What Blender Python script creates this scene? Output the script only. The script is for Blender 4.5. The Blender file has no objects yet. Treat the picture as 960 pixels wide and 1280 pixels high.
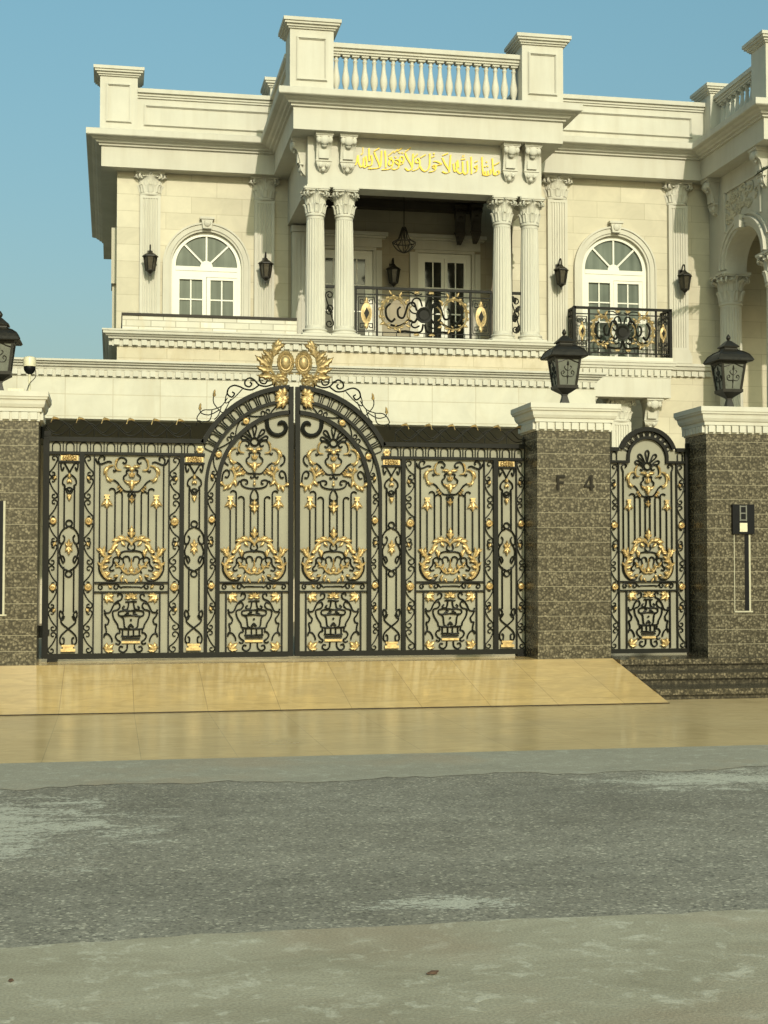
import bpy, math, random
from mathutils import Vector
random.seed(11)
R = math.radians
PI = math.pi
scene = bpy.context.scene
COL = scene.collection

# ------------------------------------------------------------------ camera numbers
YAW, PITCH, FOC, CAMZ = R(10.7), math.atan(70/1800), 1800.0, 0.93
_f = Vector((math.sin(YAW)*math.cos(PITCH), math.cos(YAW)*math.cos(PITCH), math.sin(PITCH)))
_r = Vector((math.cos(YAW), -math.sin(YAW), 0))
_u = _r.cross(_f)
def at(px, py, Y):
    """point of the plane y = Y that was measured at a photo pixel"""
    d = _f*FOC + _r*(px-480) + _u*(640-py)
    t = Y/d.y
    return Vector((t*d.x, Y, CAMZ + t*d.z))

# ------------------------------------------------------------------ mesh collector
class MB:
    def __init__(s, T=None):
        s.v = []; s.f = []; s.T = T
    def add(s, vs, fs):
        o = len(s.v)
        s.v += [s.T(p) if s.T else tuple(p) for p in vs]
        s.f += [[i+o for i in f] for f in fs]
    def box(s, x0, x1, y0, y1, z0, z1):
        s.add([(x0,y0,z0),(x1,y0,z0),(x1,y1,z0),(x0,y1,z0),(x0,y0,z1),(x1,y0,z1),(x1,y1,z1),(x0,y1,z1)],
              [(0,3,2,1),(4,5,6,7),(0,1,5,4),(1,2,6,5),(2,3,7,6),(3,0,4,7)])
    def prism(s, pts, a, b, ax='y'):
        n = len(pts)
        def mk(p, c):
            return (p[0],c,p[1]) if ax == 'y' else ((p[0],p[1],c) if ax == 'z' else (c,p[0],p[1]))
        s.add([mk(p,a) for p in pts]+[mk(p,b) for p in pts],
              [list(range(n)), list(range(2*n-1,n-1,-1))]+[(i,(i+1)%n,n+(i+1)%n,n+i) for i in range(n)])
    def frustum(s, cx, cy, z0, z1, w0, w1, d0=None, d1=None):
        d0 = w0 if d0 is None else d0; d1 = w1 if d1 is None else d1
        vs = []
        for z, w, d in ((z0,w0,d0),(z1,w1,d1)):
            vs += [(cx-w,cy-d,z),(cx+w,cy-d,z),(cx+w,cy+d,z),(cx-w,cy+d,z)]
        s.add(vs, [(0,3,2,1),(4,5,6,7),(0,1,5,4),(1,2,6,5),(2,3,7,6),(3,0,4,7)])
    def tube(s, pts, r, y=0.0, sides=6, ry=None, taper=0.0, closed=False):
        """tube along a curve of (x, z) points in the plane y"""
        n = len(pts)
        if n < 2: return
        ry = r if ry is None else ry
        vs = []
        for i in range(n):
            a = pts[i-1] if (i > 0 or closed) else pts[0]
            b = pts[(i+1) % n] if (i < n-1 or closed) else pts[-1]
            dx, dz = b[0]-a[0], b[1]-a[1]
            L = math.hypot(dx, dz) or 1
            nx, nz = -dz/L, dx/L
            k = 1.0
            if taper:
                e = min(i, n-1-i)/max(1, n-1)
                k = 1 - taper*max(0, 1-e*5)
            for j in range(sides):
                q = 2*PI*(j+.5)/sides
                vs.append((pts[i][0]+nx*r*k*math.cos(q), y+ry*k*math.sin(q), pts[i][1]+nz*r*k*math.cos(q)))
        fs = []
        m = n if closed else n-1
        for i in range(m):
            for j in range(sides):
                a, b = i*sides+j, i*sides+(j+1) % sides
                c, d = ((i+1) % n)*sides+(j+1) % sides, ((i+1) % n)*sides+j
                fs.append((a,b,c,d))
        if not closed:
            fs += [list(range(sides-1,-1,-1)), list(range((n-1)*sides, n*sides))]
        s.add(vs, fs)
    def tube3(s, pts, r, sides=8, r1=None):
        pts = [Vector(p) for p in pts]; n = len(pts)
        r1 = r if r1 is None else r1
        vs = []; up = None
        for i in range(n):
            t = (pts[min(i+1,n-1)]-pts[max(i-1,0)]).normalized()
            if up is None:
                up = Vector((0,0,1)) if abs(t.z) < .9 else Vector((1,0,0))
            a = t.cross(up).normalized(); b = a.cross(t).normalized(); up = b
            rr = r+(r1-r)*i/(n-1)
            for j in range(sides):
                q = 2*PI*j/sides
                vs.append(tuple(pts[i]+a*rr*math.cos(q)+b*rr*math.sin(q)))
        fs = [(i*sides+j, i*sides+(j+1)%sides, (i+1)*sides+(j+1)%sides, (i+1)*sides+j) for i in range(n-1) for j in range(sides)]
        fs += [list(range(sides-1,-1,-1)), list(range((n-1)*sides, n*sides))]
        s.add(vs, fs)
    def lathe(s, prof, cx, cy, z0=0, n=24, flutes=0, depth=.0, yk=1.0):
        vs = []; m = len(prof)
        for (r, z) in prof:
            for j in range(n):
                q = 2*PI*j/n
                rr = r
                if flutes:
                    k = math.cos(q*flutes)
                    rr = r*(1-depth*max(0, k)**.6) if k > 0 else r
                vs.append((cx+rr*math.cos(q), cy+rr*math.sin(q)*yk, z0+z))
        fs = [(i*n+j, i*n+(j+1)%n, (i+1)*n+(j+1)%n, (i+1)*n+j) for i in range(m-1) for j in range(n)]
        fs += [list(range(n-1,-1,-1)), list(range((m-1)*n, m*n))]
        s.add(vs, fs)
    def disc(s, prof, cx, cz, y0, n=20, xk=1.0, zk=1.0, lobes=0, amp=.12):
        """turned shape round an axis along y: prof = (radius, how far it stands out towards the street)"""
        vs = []; m = len(prof)
        for (r, o) in prof:
            for j in range(n):
                q = 2*PI*j/n
                k = 1+amp*math.cos(q*lobes) if lobes else 1
                vs.append((cx+r*k*xk*math.cos(q), y0-o, cz+r*k*zk*math.sin(q)))
        fs = [(i*n+j, i*n+(j+1)%n, (i+1)*n+(j+1)%n, (i+1)*n+j) for i in range(m-1) for j in range(n)]
        fs += [list(range(n-1,-1,-1)), list(range((m-1)*n, m*n))]
        s.add(vs, fs)
    def ball(s, c, r, sx=1, sy=1, sz=1, n=10, m=6):
        prof = [(max(1e-4, r*math.sin(PI*i/m)), -r*math.cos(PI*i/m)) for i in range(m+1)]
        vs = []
        for (rr, z) in prof:
            for j in range(n):
                q = 2*PI*j/n
                vs.append((c[0]+rr*math.cos(q)*sx, c[1]+rr*math.sin(q)*sy, c[2]+z*sz))
        fs = [(i*n+j, i*n+(j+1)%n, (i+1)*n+(j+1)%n, (i+1)*n+j) for i in range(m) for j in range(n)]
        s.add(vs, fs)
    def sweep(s, path, prof, closed=False):
        """moulding: closed profile of (out, z) carried along plan corners, out = right hand side"""
        n = len(path); m = len(prof)
        def nrm(a, b):
            dx, dy = b[0]-a[0], b[1]-a[1]; L = math.hypot(dx, dy)
            return (dy/L, -dx/L)
        offs = []
        for i in range(n):
            if closed or 0 < i < n-1:
                n1 = nrm(path[i-1], path[i]); n2 = nrm(path[i], path[(i+1)%n])
                k = 1+n1[0]*n2[0]+n1[1]*n2[1]
                offs.append(((n1[0]+n2[0])/k, (n1[1]+n2[1])/k))
            elif i == 0: offs.append(nrm(path[0], path[1]))
            else: offs.append(nrm(path[-2], path[-1]))
        vs = [(path[i][0]+offs[i][0]*o, path[i][1]+offs[i][1]*o, z) for i in range(n) for (o, z) in prof]
        fs = []
        for i in range(n if closed else n-1):
            for j in range(m):
                a, b = i*m+j, i*m+(j+1)%m
                k = (i+1) % n
                fs.append((a, b, k*m+(j+1)%m, k*m+j))
        if not closed:
            fs += [list(range(m)), list(range(n*m-1, (n-1)*m-1, -1))]
        s.add(vs, fs)
    def arcband(s, cx, cz, r0, r1, a0, a1, y0, y1, n=24):
        vs = []
        for i in range(n+1):
            q = a0+(a1-a0)*i/n
            for (r, y) in ((r0,y0),(r1,y0),(r1,y1),(r0,y1)):
                vs.append((cx+r*math.cos(q), y, cz+r*math.sin(q)))
        fs = [(i*4+j, i*4+(j+1)%4, (i+1)*4+(j+1)%4, (i+1)*4+j) for i in range(n) for j in range(4)]
        fs += [(3,2,1,0), (n*4,n*4+1,n*4+2,n*4+3)]
        s.add(vs, fs)
    def leaf(s, x, z, ang, L, W, y, bend=0.0, th=.014, lobes=4, n=12):
        """lobed, domed leaf lying in the x-z plane, its tip at angle ang"""
        vs = []
        for i in range(n+1):
            t = i/n
            a = ang+bend*t
            px = x+L*t*math.cos(ang+bend*t*.5); pz = z+L*t*math.sin(ang+bend*t*.5)
            w = W*.5*(math.sin(PI*(t**.75))*.9+.1*(1-t))*(1+.32*math.cos(2*PI*lobes*t))
            w = max(w, W*.02)
            nx, nz = -math.sin(a), math.cos(a)
            h = th*(.4+math.sin(PI*t)*.9)
            vs += [(px+nx*w,y,pz+nz*w), (px+nx*w*.45,y-h*.75,pz+nz*w*.45), (px,y-h*.55,pz), (px-nx*w*.45,y-h*.75,pz-nz*w*.45), (px-nx*w,y,pz-nz*w)]
        fs = []
        for i in range(n):
            for j in range(4):
                fs.append((i*5+j, i*5+j+1, (i+1)*5+j+1, (i+1)*5+j))
            fs.append((i*5+4, i*5, (i+1)*5, (i+1)*5+4))
        fs += [(4,3,2,1,0), tuple(n*5+j for j in range(5))]
        s.add(vs, fs)
    def build(s, name, m, parent=None, smooth=None, loc=None):
        off = Vector((0,0,0)); p = parent
        while p is not None:
            off += p.location; p = p.parent
        if loc is not None: off = Vector(loc)
        me = bpy.data.meshes.new(name)
        me.from_pydata([(v[0]-off.x, v[1]-off.y, v[2]-off.z) for v in s.v], [], s.f)
        import bmesh
        bm = bmesh.new(); bm.from_mesh(me)
        bmesh.ops.recalc_face_normals(bm, faces=bm.faces)
        uvl = bm.loops.layers.uv.new('box')
        for f in bm.faces:
            n = f.normal
            ax, ay, az = abs(n.x), abs(n.y), abs(n.z)
            for l in f.loops:
                c = l.vert.co+off
                if ay >= ax and ay >= az: l[uvl].uv = (c.x, c.z)
                elif ax >= az: l[uvl].uv = (c.y, c.z)
                else: l[uvl].uv = (c.x, c.y)
        bm.to_mesh(me); bm.free()
        if smooth is not None:
            me.shade_smooth()
            me.set_sharp_from_angle(angle=R(smooth))
        me.materials.append(m)
        o = bpy.data.objects.new(name, me); COL.objects.link(o)
        if parent is not None: o.parent = parent
        if loc is not None and parent is None: o.location = loc
        return o

def tag(o, label, cat, group=None):
    o['label'] = label; o['category'] = cat
    if group: o['group'] = group
    return o
def thing(name, label, cat, loc=(0,0,0), group=None):
    o = bpy.data.objects.new(name, None); COL.objects.link(o); o.location = loc
    o.empty_display_size = .2
    return tag(o, label, cat, group)
def structure(o):
    o['kind'] = 'structure'; return o
def dup(root, loc, label, group=None):
    r = root.copy(); COL.objects.link(r); r.location = loc; r['label'] = label
    if group: r['group'] = group
    def rec(a, b):
        for ch in [c for c in bpy.data.objects if c.parent == a]:
            c = ch.copy(); COL.objects.link(c); c.parent = b
            rec(ch, c)
    rec(root, r)
    return r

# ------------------------------------------------------------------ curves
def spl(pts, k=6, closed=False):
    """Catmull-Rom through points"""
    n = len(pts); out = []
    for i in range(n if closed else n-1):
        p0 = pts[i-1] if (i > 0 or closed) else pts[0]
        p1 = pts[i]; p2 = pts[(i+1) % n]
        p3 = pts[(i+2) % n] if (i+2 < n or closed) else pts[-1]
        for j in range(k):
            t = j/k
            out.append(tuple(.5*((2*b)+(c-a)*t+(2*a-5*b+4*c-d)*t*t+(-a+3*b-3*c+d)*t**3) for a,b,c,d in zip(p0,p1,p2,p3)))
    if not closed: out.append(tuple(pts[-1]))
    return out
def scroll(A, B, rA, rB, oA, oB, tA=1.0, tB=1.0, bow=0.0, n=14):
    """S or C scroll: spirals round A and B (turning oA, oB = +1/-1) joined by their tangent"""
    dx, dz = B[0]-A[0], B[1]-A[1]
    L = math.hypot(dx, dz); ph = math.atan2(dz, dx)
    q = max(-1, min(1, (oB*rB-oA*rA)/L))
    tau = ph-math.asin(q)
    aA = tau-oA*PI/2; aB = tau-oB*PI/2
    pts = []
    for i in range(n+1):
        t = i/n
        a = aA-oA*tA*2*PI*(1-t); r = rA*(.34+.66*t)
        pts.append((A[0]+r*math.cos(a), A[1]+r*math.sin(a)))
    p = pts[-1]; e = (B[0]+rB*math.cos(aB), B[1]+rB*math.sin(aB))
    mx, mz = -math.sin(tau), math.cos(tau)
    for i in range(1, 6):
        t = i/6
        b = bow*math.sin(PI*t)
        pts.append((p[0]+(e[0]-p[0])*t+mx*b, p[1]+(e[1]-p[1])*t+mz*b))
    for i in range(n+1):
        t = i/n
        a = aB+oB*tB*2*PI*t; r = rB*(1-.66*t)
        pts.append((B[0]+r*math.cos(a), B[1]+r*math.sin(a)))
    return pts
def spiral(c, r, a0, turns, o=1, k=.2, n=18):
    return [(c[0]+r*(1-(1-k)*i/n)*math.cos(a0+o*turns*2*PI*i/n), c[1]+r*(1-(1-k)*i/n)*math.sin(a0+o*turns*2*PI*i/n)) for i in range(n+1)]
def ring(c, r, n=16, rx=None):
    rx = r if rx is None else rx
    return [(c[0]+rx*math.cos(2*PI*i/n), c[1]+r*math.sin(2*PI*i/n)) for i in range(n)]
def arc(c, r, a0, a1, n=16):
    return [(c[0]+r*math.cos(a0+(a1-a0)*i/n), c[1]+r*math.sin(a0+(a1-a0)*i/n)) for i in range(n+1)]

# ------------------------------------------------------------------ materials
def nt(name):
    m = bpy.data.materials.new(name); m.use_nodes = True
    t = m.node_tree
    return m, t, t.nodes['Principled BSDF']
def nd(t, kind, **kw):
    n = t.nodes.new(kind)
    for k, v in kw.items(): setattr(n, k, v)
    return n
def lk(t, a, b): t.links.new(a, b)
def setin(n, **kw):
    for k, v in kw.items():
        n.inputs[k.replace('_', ' ')].default_value = v
def rgba(c): return (c[0], c[1], c[2], 1)
def noise(t, scale, detail=4, rough=.55, vec=None, dist=0):
    n = nd(t, 'ShaderNodeTexNoise'); setin(n, Scale=scale, Detail=detail, Roughness=rough, Distortion=dist)
    if vec is not None: lk(t, vec, n.inputs['Vector'])
    return n
def ramp(t, fac, stops):
    r = nd(t, 'ShaderNodeValToRGB')
    while len(r.color_ramp.elements) < len(stops): r.color_ramp.elements.new(.5)
    for e, (p, c) in zip(r.color_ramp.elements, stops):
        e.position = p; e.color = rgba(c) if len(c) == 3 else c
    lk(t, fac, r.inputs['Fac'])
    return r
def mix(t, fac, a, b, mode='MIX'):
    m = nd(t, 'ShaderNodeMix', data_type='RGBA', blend_type=mode)
    if isinstance(fac, (int, float)): m.inputs[0].default_value = fac
    else: lk(t, fac, m.inputs[0])
    for s, v in ((6, a), (7, b)):
        if isinstance(v, tuple): m.inputs[s].default_value = rgba(v)
        else: lk(t, v, m.inputs[s])
    return m.outputs[2]
def bump(t, p, h, strength, dist=.01):
    b = nd(t, 'ShaderNodeBump'); setin(b, Strength=strength, Distance=dist)
    lk(t, h, b.inputs['Height']); lk(t, b.outputs[0], p.inputs['Normal'])
    return b
def pos(t): return nd(t, 'ShaderNodeNewGeometry').outputs['Position']
def uv(t): return nd(t, 'ShaderNodeTexCoord').outputs['UV']
def mapped(t, v, scale=(1,1,1), loc=(0,0,0)):
    m = nd(t, 'ShaderNodeMapping'); setin(m, Scale=scale, Location=loc); lk(t, v, m.inputs['Vector']); return m.outputs[0]

M = {}
def plaster(name, c, rough=.75, dirt=.25, tint=(.40,.36,.27)):
    m, t, p = nt(name)
    v = pos(t)
    n1 = noise(t, 1.3, 5, .6, v); n2 = noise(t, 45, 3, .6, v)
    streak = noise(t, 1, 4, .6, mapped(t, v, (5,5,.5)))
    f = ramp(t, streak.outputs[0], [(.45,(0,0,0)),(.8,(dirt,)*3)])
    f2 = ramp(t, n1.outputs[0], [(.3,(.92,)*3),(.7,(1.05,)*3)])
    c1 = mix(t, 1.0, c, f2.outputs[0], 'MULTIPLY')
    c2 = mix(t, f.outputs[0], c1, tint)
    lk(t, c2, p.inputs['Base Color']); setin(p, Roughness=rough)
    bump(t, p, n2.outputs[0], .12, .004)
    M[name] = m
plaster('white_plaster', (.548,.528,.448), .75, .42)
plaster('white_marble', (.62,.60,.50), .45, .35, (.42,.40,.33))
plaster('window_white', (.70,.69,.60), .4, .06)

def bricks(name, c1, c2, mortar, bw, rh, ms, off=.5, rough=.6, stain=.0, bumpk=.25):
    m, t, p = nt(name)
    b = nd(t, 'ShaderNodeTexBrick'); b.offset = off; b.squash = 1
    setin(b, Scale=1.0, Mortar_Size=ms, Mortar_Smooth=.1, Bias=0, Brick_Width=bw, Row_Height=rh)
    b.inputs['Color1'].default_value = rgba(c1); b.inputs['Color2'].default_value = rgba(c2); b.inputs['Mortar'].default_value = rgba(mortar)
    lk(t, uv(t), b.inputs['Vector'])
    v = pos(t)
    n1 = noise(t, 2.2, 6, .62, v, .6); n2 = noise(t, 30, 4, .6, v)
    f = ramp(t, n1.outputs[0], [(.3,(.88,.88,.87)),(.7,(1.06,1.06,1.05))])
    c = mix(t, 1.0, b.outputs['Color'], f.outputs[0], 'MULTIPLY')
    if stain:
        n3 = noise(t, 1, 5, .65, mapped(t, v, (3,3,.8)), .5)
        g = ramp(t, n3.outputs[0], [(.5,(0,0,0)),(.68,(stain,)*3)])
        c = mix(t, g.outputs[0], c, (.40,.33,.20))
    lk(t, c, p.inputs['Base Color']); setin(p, Roughness=rough)
    inv = nd(t, 'ShaderNodeMath', operation='SUBTRACT'); inv.inputs[0].default_value = 1; lk(t, b.outputs['Fac'], inv.inputs[1])
    s = nd(t, 'ShaderNodeMath', operation='MULTIPLY_ADD'); lk(t, n2.outputs[0], s.inputs[0]); s.inputs[1].default_value = .15; lk(t, inv.outputs[0], s.inputs[2])
    bump(t, p, s.outputs[0], bumpk, .006)
    M[name] = m
bricks('stone_wall', (.495,.452,.338), (.565,.52,.398), (.39,.348,.25), .98, .325, .005, .5)
bricks('stone_stained', (.52,.46,.33), (.56,.49,.36), (.40,.345,.235), .9, .3, .006, .5, stain=.75)
bricks('canopy_tile', (.535,.512,.418), (.58,.555,.455), (.43,.385,.285), .64, .30, .005, 0, stain=.22)
bricks('marble_blocks', (.44,.42,.34), (.58,.555,.46), (.27,.25,.19), .42, .11, .008, .5, .4, .5)

bricks('porch_stone', (.30,.26,.18), (.33,.285,.20), (.25,.21,.145), .98, .325, .005, .5)  # wall stone in a darker copy, the porch's shade put into its colour
def granite(name, dark, mid, light, joints=True):
    m, t, p = nt(name)
    v = pos(t)
    w = noise(t, 14, 3, .5, v)
    vv = nd(t, 'ShaderNodeMixRGB'); vv.inputs[0].default_value = .035; lk(t, v, vv.inputs[1]); lk(t, w.outputs['Color'], vv.inputs[2])
    vo = nd(t, 'ShaderNodeTexVoronoi', feature='F1'); setin(vo, Scale=42, Randomness=1); lk(t, vv.outputs[0], vo.inputs['Vector'])
    vs = nd(t, 'ShaderNodeTexVoronoi', feature='F1'); setin(vs, Scale=80); lk(t, vv.outputs[0], vs.inputs['Vector'])
    sep = nd(t, 'ShaderNodeSeparateColor'); lk(t, vo.outputs['Color'], sep.inputs[0])
    pick = ramp(t, sep.outputs[0], [(.0,dark),(.16,mid),(.5,tuple((a+b)/2 for a,b in zip(mid,light))),(.85,tuple(min(1,x*1.2) for x in light))])
    rim = ramp(t, vo.outputs['Distance'], [(.30,(1,)*3),(.72,(.0,)*3)])
    c = mix(t, rim.outputs[0], dark, pick.outputs[0])
    sp = nd(t, 'ShaderNodeSeparateColor'); lk(t, vs.outputs['Color'], sp.inputs[0])
    g = ramp(t, sp.outputs[0], [(.50,(0,)*3),(.8,(.42,)*3)])
    c = mix(t, g.outputs[0], c, tuple(x*.6 for x in dark))
    if joints:
        b = nd(t, 'ShaderNodeTexBrick'); b.offset = 0
        setin(b, Scale=1.0, Mortar_Size=.0022, Mortar_Smooth=.1, Brick_Width=50, Row_Height=.152)
        lk(t, mapped(t, uv(t), (1,1,1), (25.0,.02,0)), b.inputs['Vector'])
        c = mix(t, b.outputs['Fac'], c, (.29,.26,.18))
    lk(t, c, p.inputs['Base Color']); setin(p, Roughness=.25); p.inputs['Specular IOR Level'].default_value = .35
    M[name] = m
granite('brown_granite', (.040,.034,.021), (.096,.081,.051), (.182,.157,.104))
granite('step_granite', (.030,.025,.015), (.085,.070,.042), (.17,.14,.09), False)
granite('tread_granite', (.026,.022,.014), (.055,.047,.031), (.095,.08,.052), False)

def simple(name, c, rough=.5, metal=0.0, var=.12, scale=20, spec=.5, coat=0):
    m, t, p = nt(name)
    n = noise(t, scale, 4, .6, pos(t))
    f = ramp(t, n.outputs[0], [(.3,(1-var,)*3),(.7,(1+var,)*3)])
    lk(t, mix(t, 1.0, c, f.outputs[0], 'MULTIPLY'), p.inputs['Base Color'])
    rr = ramp(t, n.outputs[0], [(.3,(max(0,rough-.07),)*3),(.7,(rough+.07,)*3)])
    lk(t, rr.outputs[0], p.inputs['Roughness'])
    setin(p, Metallic=metal); p.inputs['Specular IOR Level'].default_value = spec
    M[name] = m
    return m
simple('black_iron', (.009,.009,.0065), .5, 0, .25, 12, .16)
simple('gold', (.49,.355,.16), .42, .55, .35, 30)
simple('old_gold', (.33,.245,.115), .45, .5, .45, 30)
simple('letter_gold', (.60,.43,.055), .5, .25, .08, 8, .3)
simple('bronze_dark', (.012,.009,.003), .5, 0, .2, 40, .2)
simple('lamp_metal', (.018,.016,.011), .45, .1, .3, 25, .3)
simple('sheet', (.272,.260,.196), .5, 0, .11, 2.3, .3)
simple('dark_wood', (.045,.036,.024), .6, 0, .2, 8)
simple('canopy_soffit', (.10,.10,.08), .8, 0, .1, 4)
simple('dark_stone', (.035,.03,.022), .6, 0, .2, 30, .2)
simple('plastic_black', (.005,.005,.006), .45, 0, .1, 40, .15)
simple('plastic_white', (.62,.57,.40), .4, 0, .05, 20)
simple('steel_grey', (.14,.14,.12), .4, .4, .1, 40)
simple('joint_metal', (.42,.39,.28), .5, 0, .1, 30)
simple('pane', (.130,.157,.124), .22, 0, .12, 2.2, .25)
simple('dark_pane', (.012,.014,.011), .04, 0, .1, 2, .6)
simple('lamp_glass', (.13,.135,.108), .3, 0, .15, 12, .4)
simple('leaf_green', (.022,.028,.012), .5, 0, .3, 9)
simple('bark', (.10,.075,.05), .9, 0, .3, 14)
simple('dry_leaf', (.10,.055,.03), .7, 0, .3, 60)

def pane_mat():
    m, t, p = nt('pane'); v = pos(t)
    f = noise(t, 1, 3, .5, mapped(t, v, (9,1,.35)), .3); b = noise(t, 1.4, 3, .5, v)
    c = ramp(t, f.outputs[0], [(.3,(.085,.103,.085)),(.7,(.145,.168,.14))]).outputs[0]
    g = ramp(t, b.outputs[0], [(.35,(.78,)*3),(.65,(1.1,)*3)])
    lk(t, mix(t, 1.0, c, g.outputs[0], 'MULTIPLY'), p.inputs['Base Color']); setin(p, Roughness=.12); p.inputs['Specular IOR Level'].default_value = .3
    w_ = noise(t, 1.2, 2, .5, v); bump(t, p, w_.outputs[0], .08, .05)
    M['pane'] = m
pane_mat()
def tiles(name, c, c2, rough, seam):
    m, t, p = nt(name)
    v = pos(t)
    b = nd(t, 'ShaderNodeTexBrick'); b.offset = 0
    setin(b, Scale=1.0, Mortar_Size=.0028, Mortar_Smooth=.2, Brick_Width=.635, Row_Height=.66)
    b.inputs['Color1'].default_value = rgba(c); b.inputs['Color2'].default_value = rgba(c2); b.inputs['Mortar'].default_value = rgba(seam)
    lk(t, mapped(t, v, (1,1,1), (.436+.635*10, .35, 0)), b.inputs['Vector'])
    n1 = noise(t, 3.5, 6, .65, mapped(t, v, (1,2.4,1)), 1.2); n2 = noise(t, 1.1, 4, .6, v)
    f = ramp(t, n1.outputs[0], [(.3,(.84,.83,.80)),(.7,(1.10,1.10,1.08))])
    c = mix(t, 1.0, b.outputs['Color'], f.outputs[0], 'MULTIPLY')
    d = ramp(t, n2.outputs[0], [(.45,(0,)*3),(.75,(.35,)*3)])
    c = mix(t, d.outputs[0], c, (.30,.25,.16))
    lk(t, c, p.inputs['Base Color'])
    rr = ramp(t, n2.outputs[0], [(.3,(rough-.04,)*3),(.7,(rough+.08,)*3)])
    lk(t, rr.outputs[0], p.inputs['Roughness'])
    M[name] = m
tiles('ramp_tile', (.60,.415,.175), (.70,.49,.215), .12, (.40,.28,.13))
tiles('apron_tile', (.61,.455,.23), (.66,.495,.255), .20, (.46,.365,.20))

def blotch(t, v, centre, rx, ry, nz):
    """a worn patch with a ragged edge at a place on the ground"""
    s = nd(t, 'ShaderNodeVectorMath', operation='SUBTRACT'); lk(t, v, s.inputs[0]); s.inputs[1].default_value = centre
    q = nd(t, 'ShaderNodeVectorMath', operation='MULTIPLY'); lk(t, s.outputs[0], q.inputs[0]); q.inputs[1].default_value = (1/rx, 1/ry, 0)
    l = nd(t, 'ShaderNodeVectorMath', operation='LENGTH'); lk(t, q.outputs[0], l.inputs[0])
    a = nd(t, 'ShaderNodeMath', operation='MULTIPLY_ADD'); lk(t, nz, a.inputs[0]); a.inputs[1].default_value = 5.0; a.inputs[2].default_value = -1.7
    k = nd(t, 'ShaderNodeMath', operation='SUBTRACT'); lk(t, a.outputs[0], k.inputs[0]); lk(t, l.outputs['Value'], k.inputs[1])
    r = ramp(t, k.outputs[0], [(.02,(0,)*3),(.30,(1,)*3)])
    return r.outputs[0]
def mx(t, a, b):
    m = nd(t, 'ShaderNodeMath', operation='MAXIMUM'); lk(t, a, m.inputs[0]); lk(t, b, m.inputs[1]); return m.outputs[0]
def asphalt():
    m, t, p = nt('asphalt'); v = pos(t)
    base = noise(t, .7, 5, .6, v); fine = noise(t, 95, 2, .7, v)
    vo = nd(t, 'ShaderNodeTexVoronoi'); setin(vo, Scale=82); lk(t, v, vo.inputs['Vector'])
    sep = nd(t, 'ShaderNodeSeparateColor'); lk(t, vo.outputs['Color'], sep.inputs[0])
    c = ramp(t, base.outputs[0], [(.3,(.205,.186,.142)),(.7,(.290,.268,.210))]).outputs[0]
    trk = noise(t, 1, 4, .6, mapped(t, v, (.12,1.5,1)))
    tk = ramp(t, trk.outputs[0], [(.35,(.86,)*3),(.65,(1.1,)*3)])
    c = mix(t, 1.0, c, tk.outputs[0], 'MULTIPLY')
    mot = ramp(t, noise(t, 5, 7, .7, v).outputs[0], [(.3,(.84,.83,.81)),(.7,(1.14,1.14,1.13))])
    c = mix(t, 1.0, c, mot.outputs[0], 'MULTIPLY')
    g = ramp(t, sep.outputs[0], [(.0,(.5,)*3),(.14,(.82,)*3),(.5,(1,)*3),(.90,(1.1,)*3),(.96,(1.9,)*3)])
    c = mix(t, 1.0, c, g.outputs[0], 'MULTIPLY')
    gg = ramp(t, fine.outputs[0], [(.3,(.68,)*3),(.7,(1.28,)*3)])
    c = mix(t, 1.0, c, gg.outputs[0], 'MULTIPLY')
    r1 = noise(t, 3.2, 9, .72, mapped(t, v, (1,1.8,1)), .6).outputs[0]; r2 = noise(t, 34, 4, .75, mapped(t, v, (1,1.6,1))).outputs[0]
    rm = nd(t, 'ShaderNodeMath', operation='MULTIPLY_ADD'); lk(t, r2, rm.inputs[0]); rm.inputs[1].default_value = .9
    r3 = nd(t, 'ShaderNodeMath', operation='SUBTRACT'); lk(t, r1, r3.inputs[0]); r3.inputs[1].default_value = .45; lk(t, r3.outputs[0], rm.inputs[2])
    rag = rm.outputs[0]
    k = mx(t, blotch(t, v, (-.75,7.35,0), .85, .95, rag), blotch(t, v, (1.28,5.32,0), .30, .12, rag))
    k = mx(t, k, blotch(t, v, (3.8,8.1,0), .95, .42, rag))
    k = mx(t, k, blotch(t, v, (1.0,8.75,0), .7, .10, rag))
    spots = ramp(t, noise(t, 7, 7, .75, v).outputs[0], [(.68,(0,)*3),(.73,(.5,)*3)])
    k = mx(t, k, spots.outputs[0])
    km = nd(t, 'ShaderNodeMath', operation='MULTIPLY'); lk(t, k, km.inputs[0]); km.inputs[1].default_value = .88
    pc = mix(t, 1.0, (.52,.50,.40), gg.outputs[0], 'MULTIPLY')
    c = mix(t, km.outputs[0], c, pc)
    lk(t, c, p.inputs['Base Color']); setin(p, Roughness=.85)
    s = nd(t, 'ShaderNodeMath', operation='ADD'); lk(t, sep.outputs[1], s.inputs[0]); lk(t, fine.outputs[0], s.inputs[1])
    bump(t, p, s.outputs[0], .35, .006)
    M['asphalt'] = m
asphalt()
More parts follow.
